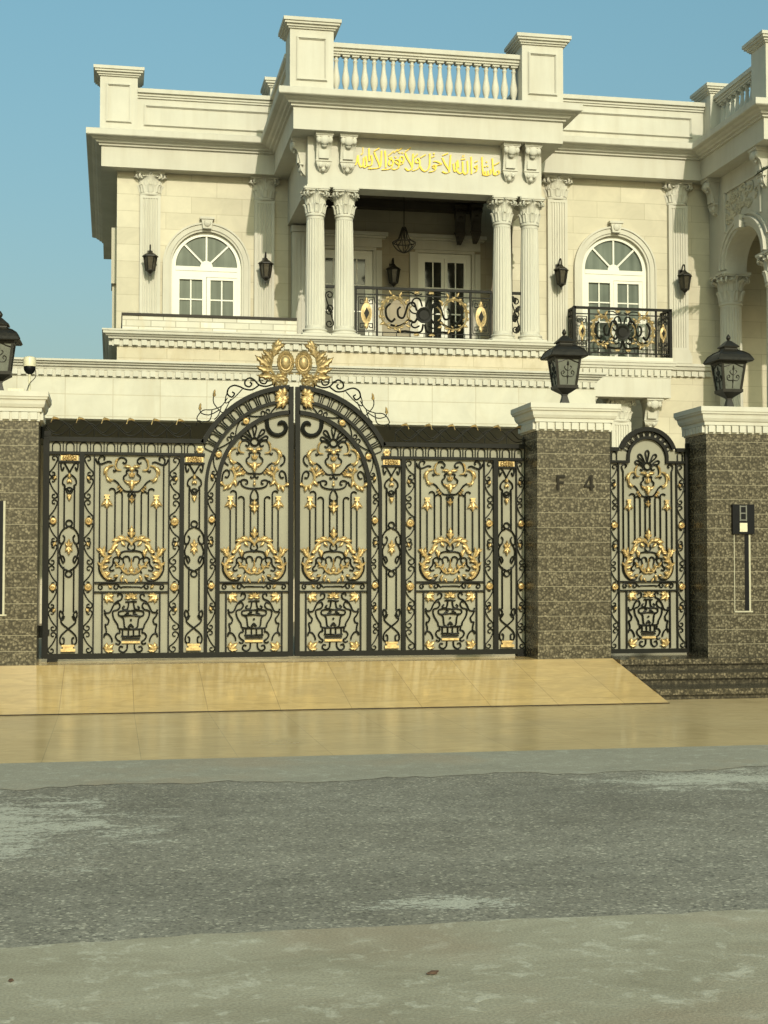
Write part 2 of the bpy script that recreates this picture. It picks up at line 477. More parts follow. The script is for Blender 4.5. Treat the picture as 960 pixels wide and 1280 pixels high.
def concrete(name, a, b, pale, k1=.7):
    m, t, p = nt(name); v = pos(t)
    n1 = noise(t, 1.6, 8, .68, mapped(t, v, (1,2,1)), .8); n2 = noise(t, 9, 6, .7, v, .4); n3 = noise(t, 110, 2, .6, v)
    c = ramp(t, n1.outputs[0], [(.3,a),(.7,b)]).outputs[0]
    q = ramp(t, n2.outputs[0], [(.54,(0,)*3),(.66,(k1,)*3)])
    c = mix(t, q.outputs[0], c, pale)
    w = ramp(t, noise(t, 1.1, 4, .6, v).outputs[0], [(.50,(0,)*3),(.66,(.6,)*3)])
    c = mix(t, w.outputs[0], c, (.36,.285,.19))
    g = ramp(t, n3.outputs[0], [(.3,(.78,)*3),(.7,(1.16,)*3)])
    c = mix(t, 1.0, c, g.outputs[0], 'MULTIPLY')
    lk(t, c, p.inputs['Base Color']); setin(p, Roughness=.85)
    s = nd(t, 'ShaderNodeMath', operation='MULTIPLY_ADD'); lk(t, n2.outputs[0], s.inputs[0]); s.inputs[1].default_value = 1.5; lk(t, n3.outputs[0], s.inputs[2])
    bump(t, p, s.outputs[0], .3, .008)
    M[name] = m
concrete('near_concrete', (.30,.265,.178), (.44,.400,.288), (.60,.565,.44), .7)
concrete('gutter_concrete', (.285,.262,.195), (.355,.33,.25), (.47,.45,.36), .6)
concrete('earth', (.20,.17,.11), (.26,.22,.15), (.30,.27,.2), .4)
concrete('yard', (.30,.27,.19), (.36,.32,.23), (.4,.36,.27), .4)

# ------------------------------------------------------------------ ground
GZ = -.325
def sheet(name, m, x0, x1, y0, y1, z, nx=1, ragged=None):
    mb = MB()
    if not ragged:
        mb.add([(x0,y0,z),(x1,y0,z),(x1,y1,z),(x0,y1,z)], [(0,1,2,3)])
    else:
        n = nx; vs = []; fs = []
        for i in range(n+1):
            x = x0+(x1-x0)*i/n
            w = lambda q: (math.sin(x*3.1+q)*.3+math.sin(x*7.7+q*2)*.25+random.uniform(-.5,.5)*.6)
            vs += [(x, y0+ragged[0]*w(1), z), (x, y1+ragged[1]*w(2), z)]
        for i in range(n): fs.append((2*i, 2*i+2, 2*i+3, 2*i+1))
        mb.add(vs, fs)
    return structure(mb.build(name, m))
sheet('ground', M['earth'], -400, 400, -400, 900, GZ-.03)
sheet('road', M['asphalt'], -60, 60, 4.6, 9.3, GZ)
sheet('gutter', M['gutter_concrete'], -60, 60, 8.50, 9.585, -.3224, 1400, (.15,0))
mbp = MB()
n = 900; pf = []; 
for i in range(n+1):
    x = -45+90*i/n
    pf.append((x, 4.93+.016*x+.018*math.sin(x*2.1)+.012*math.sin(x*5.3)+random.uniform(-.012,.012)))
mbp.prism([(-45,-30)]+[(45,-30)]+list(reversed(pf)), GZ-.025, GZ+.016, 'z')
structure(mbp.build('near_pavement', M['near_concrete']))
mb = MB(); mb.box(-45, 45, 9.57, 14.0, GZ-.05, -.3238)
structure(mb.build('pavement', M['apron_tile']))
RX0, RX1 = -9.0, 5.076
mb = MB(); mb.prism([(12.66,-.34),(12.66,-.314),(14.18,0.0),(15.2,0.0),(15.2,-.34)], RX0, RX1, 'x')
structure(mb.build('driveway_ramp', M['ramp_tile']))
mb = MB(); mb.prism([(12.655,-.3135),(12.640,-.3195),(12.665,-.3165)], RX0, RX1+.002, 'x')
structure(mb.build('ramp_joint', M['dark_stone']))
mb = MB(); mb.box(-9, 18, 15.2, 40, GZ-.02, -.004)
structure(mb.build('courtyard', M['yard']))

mb = MB(); trd = MB()
for (y0, z) in ((13.96,0.0),(13.50,-.112),(12.98,-.222)):
    e = (13.96-y0)*.001
    trd.box(RX1+.003, 9.5, y0+.05, 15.19-e, -.33, z-.052)  # recessed riser: dark granite paints the shade under the nosing
    trd.box(RX1+.003, 9.5, y0+.024, 15.187-e, z-.020, z-.001)
    mb.box(RX1+.002, 9.5, y0, y0+.023, z-.052, z); mb.box(RX1+.002, 9.5, y0+.023, y0+.2, z-.0515, z-.021)
steps = tag(mb.build('entrance_steps', M['step_granite']), 'three dark polished granite steps up to the narrow side gate', 'steps')
trd.build('tread', M['tread_granite'], steps)

# small leaf litter on the near pavement
def litter(x, y, z, s, a, label):
    m = MB(); m.leaf(x, y, a, s, s*.55, 0, .6, .006, 2, 8)
    m.v = [(v[0], v[2], z+.004-v[1]) for v in m.v]
    return tag(m.build('fallen_leaf', M['dry_leaf'], loc=(x, y, z)), label, 'leaf', 'dead leaves on the concrete')
p = at(533,1219,10); k = (CAMZ-(GZ+.016))/(CAMZ-p.z); litter(p.x*k, 10*k, GZ+.016, .05, .2, 'curled brown dead leaf on the near concrete strip, the larger one near the middle')
p = at(12,1229,10); k = (CAMZ-(GZ+.016))/(CAMZ-p.z); litter(p.x*k, 10*k, GZ+.016, .028, 1.2, 'tiny dark dead leaf on the near concrete strip by the left edge')

# ------------------------------------------------------------------ architectural pieces
def moulded_frame(mb, x0, x1, z0, z1, y, w=.05, d=.042):
    _frame(mb, x0, x1, z0, z1, y, w, d*.5); _frame(mb, x0+w*.22, x1-w*.22, z0+w*.22, z1-w*.22, y-d*.45, w*.5, d*.55)
def _frame(mb, x0, x1, z0, z1, y, w, d):
    mb.box(x0, x1, y-d, y, z1-w, z1); mb.box(x0, x1, y-d, y, z0, z0+w)
    mb.box(x0, x0+w, y-d, y, z0+w, z1-w); mb.box(x1-w, x1, y-d, y, z0+w, z1-w)
def dentils(mb, a, b, z0, z1, d, pitch=.15, fill=.6):
    """row of little blocks on the right-hand side of plan line a-b"""
    L = math.hypot(b[0]-a[0], b[1]-a[1]); n = max(1, int(L/pitch)); st = L/n
    ux, uy = (b[0]-a[0])/L, (b[1]-a[1])/L; nx, ny = uy, -ux
    P_ = lambda q, o: (a[0]+ux*q+nx*o, a[1]+uy*q+ny*o)
    pts = [P_(0, -.012)]
    for i in range(n):
        s0 = st*(i+.5-fill/2); s1 = st*(i+.5+fill/2)
        pts += [P_(s0-.0005, .002), P_(s0, d), P_(s1, d), P_(s1+.0005, .002)]
    pts.append(P_(L, -.012))
    mb.prism(pts, z0, z1, 'z')
def capital(mb, cx, cy, z0, h, r, yk=1.0):
    def put(vs, fs): mb.add([(cx+x, cy+y*yk, z0+z) for x, y, z in vs], fs)
    mb.lathe([(r*.9,0),(r*1.08,0),(r*1.14,.02*h),(r*1.14,.07*h),(r*1.06,.09*h),(r*1.04,.12*h),(r*1.10,.38*h),(r*1.16,.42*h),(r*1.05,.46*h),(r*1.12,.70*h),(r*1.3,.86*h),(r*1.3,.9*h),(r*.5,.9*h)], cx, cy, z0, 24, yk=yk)
    def lf(q, zb, zt, wid, flare):
        vs = []; pr = [(1.08,0,1),(1.13,.35,1.05),(1.20,.7,.95),(1.20+flare*.6,.93,.8),(1.2+flare,1.0,.55),(1.2+flare*1.05,.9,.25)]
        for (rr, t, w) in pr:
            z = zb+(zt-zb)*t
            for k, b in ((-1,-.05),(-.5,.09),(0,.0),(.5,.09),(1,-.05)):
                a = q+k*wid*w*.5
                vs.append((r*(rr+b)*math.cos(a), r*(rr+b)*math.sin(a), z))
        m = len(pr)
        put(vs, [(i*5+j, i*5+j+1, (i+1)*5+j+1, (i+1)*5+j) for i in range(m-1) for j in range(4)])
    for k in range(8): lf(2*PI*k/8, .12*h, .44*h, .60, .16)
    for k in range(8): lf(2*PI*(k+.5)/8, .42*h, .76*h, .62, .52)
    for k in range(8): lf(2*PI*k/8, .44*h, .90*h, .42, .46)
    for k in range(4):
        q = PI/4+k*PI/2
        for s in (-1, 1):
            vs = []
            n = 16
            for i in range(n+1):
                t = i/n; a = PI*.9-t*2.2*PI; rr = .36*r*(1-.7*t)
                d = 1.62*r+rr*math.cos(a); z = .76*h+rr*math.sin(a)*1.15
                aa = q+s*.13
                for (w0, w1) in ((-.05,0),(.05,0),(.05,.09),(-.05,.09)):
                    dd = d-w1*r
                    vs.append((dd*math.cos(aa)-w0*r*2*math.sin(aa), dd*math.sin(aa)+w0*r*2*math.cos(aa), z-w1*r*.4))
            put(vs, [(i*4+j, i*4+(j+1)%4, (i+1)*4+(j+1)%4, (i+1)*4+j) for i in range(n) for j in range(4)])
    ab = []
    A = 1.46*r
    for k in range(4):
        q = PI/4+k*PI/2
        c = (A*1.38*math.cos(q), A*1.38*math.sin(q))
        tq = q+PI/2
        ab.append((c[0]-.1*r*math.cos(tq), c[1]-.1*r*math.sin(tq))); ab.append((c[0]+.1*r*math.cos(tq), c[1]+.1*r*math.sin(tq)))
        for u_ in (.3, .5, .7):
            qq = q+u_*PI/2
            rad = A*(1.14-.05*math.sin(PI*u_)*2)
            ab.append((rad*math.cos(qq), rad*math.sin(qq)))
    mb.prism([(cx+x*.97, cy+y*.97*yk) for x, y in ab], z0+.88*h, z0+.93*h, 'z')
    mb.prism([(cx+x*1.03, cy+y*1.03*yk) for x, y in ab], z0+.93*h, z0+h, 'z')
    for k in range(4):
        q = k*PI/2
        mb.ball((cx+1.30*r*math.cos(q), cy+1.30*r*math.sin(q)*yk, z0+.90*h), .17*r, 1, max(.5, yk), 1.1, 8, 6)
def col_base(mb, cx, cy, z0, r, h=.16):
    mb.box(cx-r*1.42, cx+r*1.42, cy-r*1.42, cy+r*1.42, z0, z0+h*.30)
    mb.lathe([(r*1.38,h*.3),(r*1.42,h*.42),(r*1.38,h*.54),(r*1.2,h*.58),(r*1.17,h*.68),(r*1.24,h*.74),(r*1.26,h*.84),(r*1.2,h*.92),(r*1.03,h)], cx, cy, z0, 28)
def column(parent, cx, cy, z0, z1, r, ch):
    sh = MB(); zb = z0+.16; zt = z1-ch; L = zt-zb
    pr = [(r*1.0,zb),(r*1.0,zb+.05)]
    sh.lathe(pr, cx, cy, 0, 96)
    prof = [(r*(1.0-.13*(t**1.8)), zb+.05+(L-.10)*t) for t in [i/8 for i in range(9)]]
    sh.lathe(prof, cx, cy, 0, 120, 20, .075)
    sh.lathe([(r*.875,zt-.05),(r*.875,zt)], cx, cy, 0, 48)
    s = sh.build('column', M['white_plaster'], parent, 40)
    c = MB(); capital(c, cx, cy, zt, ch, r*.86); c.build('capital', M['white_plaster'], s, 40)
    b = MB(); col_base(b, cx, cy, z0, r); b.build('base', M['white_plaster'], s, 40)
    return s
def pilaster(parent, xc, y, z0, z1, w, ch=.47, d=.09):
    """flat fluted pilaster on the wall plane y"""
    h = w/2; pts = [(xc-h, y+.01)]
    nf = 6; m = .05*w/.4; fw = (w-2*m)/nf
    pts.append((xc-h, y-d))
    for i in range(nf):
        a = xc-h+m+fw*i
        pts += [(a+fw*.18, y-d), (a+fw*.3, y-d+.018), (a+fw*.7, y-d+.018), (a+fw*.82, y-d)]
    pts += [(xc+h, y-d), (xc+h, y+.01)]
    s = MB()
    s.prism(pts, z0+.32, z1-ch-.06, 'z')
    s.box(xc-h, xc+h, y-d, y+.01, z1-ch-.06, z1-ch)
    o = s.build('pilaster', M['white_plaster'], parent)
    b = MB()
    b.box(xc-h-.05, xc+h+.05, y-d-.05, y+.01, z0, z0+.16); b.box(xc-h-.035, xc+h+.035, y-d-.035, y+.01, z0+.16, z0+.22)
    b.box(xc-h-.02, xc+h+.02, y-d-.02, y+.01, z0+.22, z0+.27); b.box(xc-h, xc+h, y-d, y+.01, z0+.27, z0+.32)
    b.build('base', M['white_plaster'], o)
    c = MB(); capital(c, xc, y+.01, z1-ch, ch, h*.95, .62)
    c.v = [v for v in c.v]
    c.build('capital', M['white_plaster'], o, 40)
    return o
def bracket(parent, x, y, z1, h, w=.27, d=.26, face='y', flip=1, m=None):
    """scrolled console on the wall plane y (face 'y') or x (face 'x', looking towards -x)"""
    def T(p):
        if face == 'y': return (x+p[0], y-p[1], z1+p[2])
        return (x-p[1], y+p[0], z1+p[2])
    s = MB(T); k = w/2
    s.box(-k*1.12, k*1.12, -.01, d*1.12, -.07*h, 0)
    s.box(-k*1.04, k*1.04, -.01, d*1.04, -.11*h, -.07*h)
    prof = [(-.01,-.10*h),(d*.9,-.10*h),(d*1.0,-.15*h),(d*1.0,-.22*h),(d*.9,-.28*h),(d*.72,-.33*h),(d*.62,-.42*h),(d*.52,-.58*h),(d*.46,-.70*h),(d*.48,-.76*h),(d*.44,-.84*h),(d*.30,-.91*h),(d*.12,-.97*h),(-.01,-1.0*h)]
    n = len(prof); vs = []
    for sx in (-1, 1):
        for (a, b) in prof:
            wk = k if b > -.74*h else k*(1-.62*((-.74*h-b)/(.26*h))**1.4)
            vs.append((sx*wk*.94, a, b))
    fs = [list(range(n)), list(range(2*n-1,n-1,-1))]+[(i,(i+1)%n,n+(i+1)%n,n+i) for i in range(n)]
    s.add(vs, fs)
    s.ball((0, d*1.0, -.20*h), k*.62, 1, .5, 1.0, 10, 6)
    for sx in (-1, 1): s.ball((sx*k*.72, d*.92, -.19*h), k*.36, .9, .9, 1.3, 10, 6)
    s.ball((0, d*.84, -.325*h), k*.34, 1.1, .7, .9, 8, 6)
    s.box(-k*.62, k*.62, d*.42, d*.66, -.66*h, -.42*h)
    s.box(-k*1.0, k*1.0, d*.2, d*.54, -.725*h, -.69*h)
    for sx in (-1, 1): s.ball((sx*k*.4, d*.42, -.82*h), k*.26, 1, .8, 1.3, 8, 6)
    s.ball((0, d*.3, -.92*h), k*.26, 1, .8, 1.2, 8, 6)
    return s.build('bracket', m or M['white_plaster'], parent, 45)
def arch_wall(mb, x0, x1, z0, z1, xc, hw, zs, y0, y1, n=24):
    mb.box(x0, xc-hw, y0, y1, z0, z1); mb.box(xc+hw, x1, y0, y1, z0, z1)
    mb.prism([(xc-hw,z1)]+[(xc-hw*math.cos(PI*i/n), zs+hw*math.sin(PI*i/n)) for i in range(n+1)]+[(xc+hw,z1)], y0, y1)
def arched_window(parent, xc, zf, zs, r, y):
    """french window under a fan light; y = wall plane"""
    s = MB(); yf, yb = y+.05, y+.11
    s.box(xc-r-.075, xc-r, yf, yb, zf, zs); s.box(xc+r, xc+r+.075, yf, yb, zf, zs)
    s.arcband(xc, zs, r, r+.075, 0, PI, yf, yb, 32)
    s.box(xc-r, xc+r, yf-.012, yb, zs-.085, zs-.0)
    s.box(xc-r, xc+r, yf, yb, zs-.20, zs-.088)
    for sx in (-1, 1):                                   # leaf stiles
        a, b = (xc-r, xc-.005) if sx < 0 else (xc+.005, xc+r)
        yo = yf+.012 if sx > 0 else yf-.004
        s.box(a, a+.075, yo, yb, zf, zs-.20); s.box(b-.075, b, yo, yb, zf, zs-.20)
        s.box(a+.075, b-.075, yo, yb, zs-.255, zs-.202); s.box(a+.075, b-.075, yo, yb, zf, zf+.10)
        mid = (a+b)/2
        s.box(mid-.013, mid+.013, yo+.02, yb-.013, zf+.1, zs-.255)
        z = zs-.255
        for q in range(1, 5):
            zz = zs-.255-q*.385
            if zz > zf+.12: s.box(a+.075, b-.075, yo+.022, yb-.0135, zz-.013, zz+.013)
    for q in (45, 90, 135):
        c, sn = math.cos(R(q)), math.sin(R(q))
        a = .10; w = .017
        s.prism([(xc+c*a-sn*w, zs+sn*a+c*w), (xc+c*a+sn*w, zs+sn*a-c*w), (xc+c*(r+.01)+sn*w, zs+sn*(r+.01)-c*w), (xc+c*(r+.01)-sn*w, zs+sn*(r+.01)+c*w)], yf+.015, yb-.013)
    s.prism([(xc+.12*math.cos(PI*i/12), zs+.12*math.sin(PI*i/12)) for i in range(13)], yf+.01, yb-.002)
    w = s.build('window', M['window_white'], parent)
    g = MB()
    g.prism([(xc+r*math.cos(PI*i/24), zs+r*math.sin(PI*i/24)) for i in range(25)]+[(xc-r,zf),(xc+r,zf)], yb-.012, yb-.006)
    g.build('pane', M['pane'], w)
    t = MB()                                              # moulded surround
    for (a, b, d) in ((r+.078, r+.12, .03), (r+.12, r+.215, .055), (r+.215, r+.25, .08)):
        t.arcband(xc, zs, a, b, 0, PI, y-d, y+.01, 32)
        t.box(xc-b, xc-a, y-d, y+.01, zf, zs-.0005); t.box(xc+a, xc+b, y-d, y+.01, zf, zs-.0005)
    t.prism([(xc-.08,zs+r+.12),(xc+.08,zs+r+.12),(xc+.11,zs+r+.30),(xc-.11,zs+r+.30)], y-.13, y+.01)
    t.box(xc-.14, xc+.14, y-.15, y+.01, zs+r+.30, zs+r+.345)
    t.ball((xc, y-.13, zs+r+.22), .07, 1, .6, 1)
    t.build('surround', M['white_plaster'], w, 30)
    return w

# ------------------------------------------------------------------ the villa
XC = 5.486                                   # porch centre line
YL, YR, YE = 27.9, 26.75, 24.95              # left wall, right wall, porch entablature
ZF, ZS = 4.97, 8.56                          # first floor, cornice soffit
GF = 24.75                                   # ground-floor front
XW = 11.65                                   # side wall of the right wing
villa = thing('villa', 'large two storey cream villa with columned porch and balustraded roof', 'house', (6, 27, 0))
def part(mb, name, m, parent=villa, smooth=None): return mb.build(name, M[m], parent, smooth)

# walls
mb = MB()
LX, LW = at(258.5, 300, YL).x, .595
ZSP = 6.78
arch_wall(mb, .05, 3.36, ZF-.3, 9.0, LX, LW+.076, ZSP, YL, YL+.3)
mb.box(.05, .35, YL+.3, 36, 0, 9.0)
part(mb, 'left_wall' if False else 'wall', 'stone_wall')
RXC = at(768, 300, YR).x
mb = MB()
arch_wall(mb, XC+2.1, XW, 0, 9.0, RXC, LW+.076, ZSP, YR, YR+.3)
part(mb, 'wall', 'stone_wall')
mb = MB(); mb.box(XC+2.1, XC+2.4, YR+.3, YL+.3, 4.6, 9.0); mb.box(XC+2.1, XC+2.4, 24.76, YR, 4.0, ZF-.35); part(mb, 'wall', 'stone_wall')
# porch back wall with two door openings
D1, D2 = at(432, 350, YL).x, at(556, 350, YL).x
DW, DZ = .55, 7.22
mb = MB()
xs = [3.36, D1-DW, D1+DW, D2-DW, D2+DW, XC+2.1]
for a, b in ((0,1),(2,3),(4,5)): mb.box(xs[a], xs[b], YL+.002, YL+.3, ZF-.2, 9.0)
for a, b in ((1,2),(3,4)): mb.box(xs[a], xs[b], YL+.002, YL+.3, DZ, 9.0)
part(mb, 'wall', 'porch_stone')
# ground floor block below terrace and porch
mb = MB(); mb.box(.06, XC+2.2, GF, GF+.3, 0, ZF-.27); mb.box(.06, .36, GF+.3, YL, 0, ZF-.27); mb.box(XC+1.9, XC+2.2, GF+.3, YR, 0, ZF-.27)
part(mb, 'wall', 'stone_stained')
mb = MB(); mb.box(.2, XC+2.1, GF+.05, YL+.29, ZF-.28, ZF-.03); part(mb, 'floor', 'step_granite')
mb = MB(); mb.box(0, 16, YL+.31, 36, 8.9, 9.1); mb.box(XC+2.2, 15.9, YR+.31, YL+.31, 8.9, 9.1); mb.box(12.1, 15.9, 24.1, YR+.31, 8.9, 9.1)
part(mb, 'roof', 'white_plaster')
mb = MB(); mb.box(.05, 16, 35.7, 36, 0, 9); part(mb, 'wall', 'stone_wall')

# main cornice, all round in one moulding
CP = [(-.25,36),(-.25,27.6),(3.046,27.6),(3.046,24.6),(7.926,24.6),(7.926,26.45),(11.35,26.45),(11.35,23.65),(16.2,23.65),(16.2,36)]
mb = MB()
mb.sweep(CP, [(-.36,ZS),(0,ZS),(0,8.95),(.045,8.955),(.05,8.99),(.10,9.0),(.115,9.03),(.16,9.045),(.19,9.075),(.27,9.085),(.285,9.10),(.285,9.205),(.25,9.22),(-.36,9.25)])
part(mb, 'cornice', 'white_plaster')
# parapets
def parapet(pts_a, pts_b, zt, panels):
    pass
PB, PT = 9.22, 10.14
def coping(mb, x0, x1, y0, y1, zt):
    mb.box(x0-.03, x1+.03, y0-.03, y1+.03, zt-.17, zt-.13)
    mb.box(x0-.055, x1+.055, y0-.055, y1+.055, zt-.13, zt-.08)
    mb.box(x0-.10, x1+.10, y0-.10, y1+.10, zt-.08, zt)
def pedestal(x0, x1, y0, y1, zt, panel=True):
    mb = MB(); mb.box(x0, x1, y0, y1, PB-.02, zt-.17)
    mb.box(x0-.03, x1+.03, y0-.03, y1+.03, PB-.02, PB+.10)
    for (o, a, b) in ((.03,.17,.14),(.06,.14,.10),(.10,.10,.06),(.125,.06,0)):
        mb.box(x0-o, x1+o, y0-o, y1+o, zt-a, zt-b)
    if panel: moulded_frame(mb, x0+.11, x1-.11, PB+.24, zt-.30, y0)
    return part(mb, 'pedestal', 'white_plaster')
lp0, lp1 = at(125, 130, 27.75).x, at(172, 130, 27.75).x
pedestal(lp0, lp1, 27.75, 28.4, 10.52)
def parapet_wall(x0, x1, y0, px0, px1):
    mb = MB(); mb.box(x0, x1, y0, y0+.25, PB-.02, PT-.17)
    mb.box(x0, x1, y0-.03, y0, PB-.02, PB+.10)
    for (o, a, b) in ((.03,.17,.13),(.055,.13,.08),(.10,.08,0)):
        mb.box(x0, x1, y0-o, y0+.25+o, PT-a, PT-b)
    moulded_frame(mb, px0, px1, PB+.22, PT-.28, y0)
    return part(mb, 'parapet', 'white_plaster')
parapet_wall(lp1, 3.28, 27.80, lp1+.12, 3.0)
mb = MB(); mb.box(lp0+.05, lp0+.3, 28.4, 36, PB, PT); part(mb, 'parapet', 'white_plaster')
parapet_wall(7.7, 11.53, 26.62, 8.15, 11.25)
# left-hand return behind the porch pedestals and the two porch pedestals
q0, q1 = at(362.5, 60, 24.72).x, at(417, 60, 24.72).x
hw0, hw1 = XC-q0, XC-q1
ZP = 10.54
pedestal(XC-hw0, XC-hw1, 24.72, 25.35, ZP); pedestal(XC+hw1, XC+hw0, 24.72, 25.35, ZP)
for sx in (-1, 1):
    mb = MB(); x0 = XC+sx*(hw0-.08); a, b = min(x0, x0-sx*.25), max(x0, x0-sx*.25)
    mb.box(a, b, 25.35, 27.8, PB, PT-.17); mb.box(a-.05, b+.05, 25.35, 27.8, PT-.17, PT-.08); mb.box(a-.1, b+.1, 25.35, 27.8, PT-.08, PT)
    part(mb, 'parapet', 'white_plaster')
rear = pedestal(XC-hw0+.0, XC-hw0+.55, 27.9, 28.5, ZP, False)
# balustrade over the porch
def baluster_mesh(h):
    m = MB()
    pr = [(.062,0),(.062,.05),(.045,.06),(.036,.10),(.042,.13),(.062,.22),(.070,.30),(.064,.38),(.046,.50),(.034,.62),(.032,.70),(.046,.735),(.032,.76),(.034,.80),(.05,.83),(.06,.86)]
    m.lathe([(r, z*h/.86) for r, z in pr], 0, 0, 0, 14)
    m.box(-.066, .066, -.066, .066, -.005, .035*h/.86); m.box(-.064, .064, -.064, .064, h-.035, h)
    return m
mb = MB()
yb = 24.98
x0, x1 = XC-hw1, XC+hw1
PTP = PT+.07
mb.box(x0, x1, yb-.12, yb+.12, PB-.02, PB+.13)
for (o, a, b) in ((.09,.17,.13),(.12,.13,.08),(.16,.08,0)): mb.box(x0, x1, yb-o, yb+o, PTP-a, PTP-b)
bal = part(mb, 'balustrade', 'white_plaster')
bz = PB+.13; bh = PTP-.17-bz
proto = baluster_mesh(bh).build('baluster', M['white_plaster'], None, 40)
off = villa.location
nb = 20
for i in range(nb):
    o = proto if i == 0 else proto.copy()
    if i: COL.objects.link(o)
    o.parent = bal; o.location = (x0+(x1-x0)*(i+.5)/nb-off.x, yb-off.y, bz-off.z)
# wing parapet: balustrade along its left side
pedestal(11.45, 12.05, 23.75, 24.35, ZP-.02, True); pedestal(11.5, 12.1, 26.30, 26.9, ZP-.11, False)
mb = MB(); xw = 11.72
mb.box(xw-.12, xw+.12, 24.35, 26.30, PB-.02, PB+.13)
for (o, a, b) in ((.09,.17,.13),(.12,.13,.08),(.16,.08,0)): mb.box(xw-o, xw+o, 24.35, 26.30, PTP-a, PTP-b)
bal2 = part(mb, 'balustrade', 'white_plaster')
for i in range(9):
    o = proto.copy(); COL.objects.link(o); o.parent = bal2
    o.location = (xw-off.x, 24.35+1.95*(i+.5)/9-off.y, bz-off.z)
mb = MB(); mb.box(12.05, 16.0, 23.85, 24.1, PB, PT); part(mb, 'parapet', 'white_plaster')

# porch entablature, ceiling, columns
ZE = 7.655
mb = MB()
mb.box(XC-2.14, XC+2.14, YE, YE+.42, ZE, ZS+.1)
mb.box(XC-2.14, XC-1.72, YE+.42, YL, ZE, ZS+.1)
mb.box(XC+1.72, XC+2.14, YE+.42, YR, ZE, ZS+.1)
mb.box(XC-2.155, XC+2.155, YE-.015, YE, ZE, ZE+.035)
part(mb, 'entablature', 'white_plaster')
mb = MB(); mb.box(XC-1.719, XC+1.719, YE+.421, YL, 8.15, 8.3)
for k in range(3): mb.box(XC-1.719, XC+1.719, YE+.8+k*.9, YE+1.0+k*.9, 8.0, 8.15)
part(mb, 'ceiling', 'dark_wood')
for dx in (-1.975, -1.455, 1.455, 1.975):
    column(villa, XC+dx, YE+.21, ZF+.03, ZE, .178, .50)
mb = MB()
for sx in (-1, 1): mb.box(XC+sx*1.715-.56, XC+sx*1.715+.56, YE-.10, YE+.52, ZF-.029, ZF+.03)
part(mb, 'plinth', 'white_plaster')
for px in (403.5, 433.5, 635.5, 662):
    bracket(villa, at(px, 180, YE).x, YE, ZS, .66, .285, .24)
bracket(villa, XC-2.14, YE+.30, ZS, .66, .285, .24, 'x')
for (a, b) in ((578, 27.35), (598, 27.2)):
    bracket(villa, at(a, 250, b).x, b+.3, 8.1, .75, .22, .2, m=M['dark_wood'])
mb = MB(); yy = YL-.02
mb.box(3.42, 3.83, YL-.16, YL+.01, ZF, 7.6)
for k in range(5): mb.box(3.455+k*.075, 3.495+k*.075, YL-.178, YL-.16, ZF+.25, 7.4)
mb.box(3.38, 3.87, YL-.2, YL+.01, ZF, ZF+.2); mb.box(3.40, 3.85, YL-.2, YL+.01, 7.5, 7.62)
part(mb, 'pilaster', 'white_plaster')

# porch doors
def porch_door(xc):
    s = MB(); y = YL
    s.box(xc-DW, xc-DW+.09, y+.03, y+.10, ZF, DZ); s.box(xc+DW-.09, xc+DW, y+.03, y+.10, ZF, DZ)
    s.box(xc-DW+.09, xc+DW-.09, y+.03, y+.10, DZ-.09, DZ)
    for sx in (-1, 1):
        a, b = (xc-DW+.09, xc-.004) if sx < 0 else (xc+.004, xc+DW-.09)
        s.box(a, a+.06, y+.04, y+.09, ZF, DZ-.09); s.box(b-.06, b, y+.04, y+.09, ZF, DZ-.09)
        s.box(a+.06, b-.06, y+.04, y+.09, DZ-.17, DZ-.09); s.box(a+.06, b-.06, y+.04, y+.09, ZF, ZF+.22)
        mm = (a+b)/2
        s.box(mm-.012, mm+.012, y+.05, y+.085, ZF+.22, DZ-.17)
        for q in range(1, 4):
            z = DZ-.17-q*.52
            s.box(a+.06, b-.06, y+.052, y+.084, z-.012, z+.012)
    d = part(s, 'door', 'window_white')
    g = MB(); g.box(xc-DW+.05, xc+DW-.05, y+.064, y+.070, ZF, DZ-.05); g.build('pane', M['dark_pane'], d)
    f = MB()
    for (a, b, dd) in ((DW, DW+.06, .03), (DW+.06, DW+.17, .06)):
        f.box(xc-b, xc-a, y-dd, y+.01, ZF, DZ+.0); f.box(xc+a, xc+b, y-dd, y+.01, ZF, DZ+.0)
        f.box(xc-b, xc+b, y-dd, y+.01, DZ+(a-DW), DZ+(b-DW))
    f.box(xc-DW-.24, xc+DW+.24, y-.10, y+.01, DZ+.24, DZ+.28); f.box(xc-DW-.28, xc+DW+.28, y-.15, y+.01, DZ+.28, DZ+.35)
    f.box(xc-DW-.17, xc+DW+.17, y-.05, y+.01, DZ+.17, DZ+.24)
    f.build('surround', M['white_plaster'], d)
porch_door(D1); porch_door(D2)

# windows and pilasters
arched_window(villa, LX, ZF, ZSP, LW, YL)
arched_window(villa, RXC, ZF, ZSP, LW, YR)
for px in (187.5, 330): pilaster(villa, at(px, 300, YL).x, YL, ZF-.02, ZS+.01, .39)
for px in (695.5, 846): pilaster(villa, at(px, 300, YR).x, YR, ZF-.02, ZS+.01, .40)

# ledge round terrace and porch
LP = [(-.02,YL+.5),(-.02,GF-.02),(XC+2.28,GF-.02),(XC+2.28,YR)]
mb = MB()
mb.sweep(LP, [(-.1,ZF-.27),(.0,ZF-.27),(.0,ZF-.155),(.06,ZF-.15),(.07,ZF-.12),(.10,ZF-.11),(.125,ZF-.08),(.15,ZF-.075),(.155,ZF-.03),(.17,ZF-.028),(.17,ZF),(-.1,ZF)])
led = part(mb, 'ledge', 'white_plaster')
mb = MB()
dentils(mb, LP[1], LP[2], ZF-.255, ZF-.165, .055, .15); dentils(mb, LP[0], LP[1], ZF-.255, ZF-.165, .055, .15)
mb.build('dentil_band', M['white_plaster'], led)
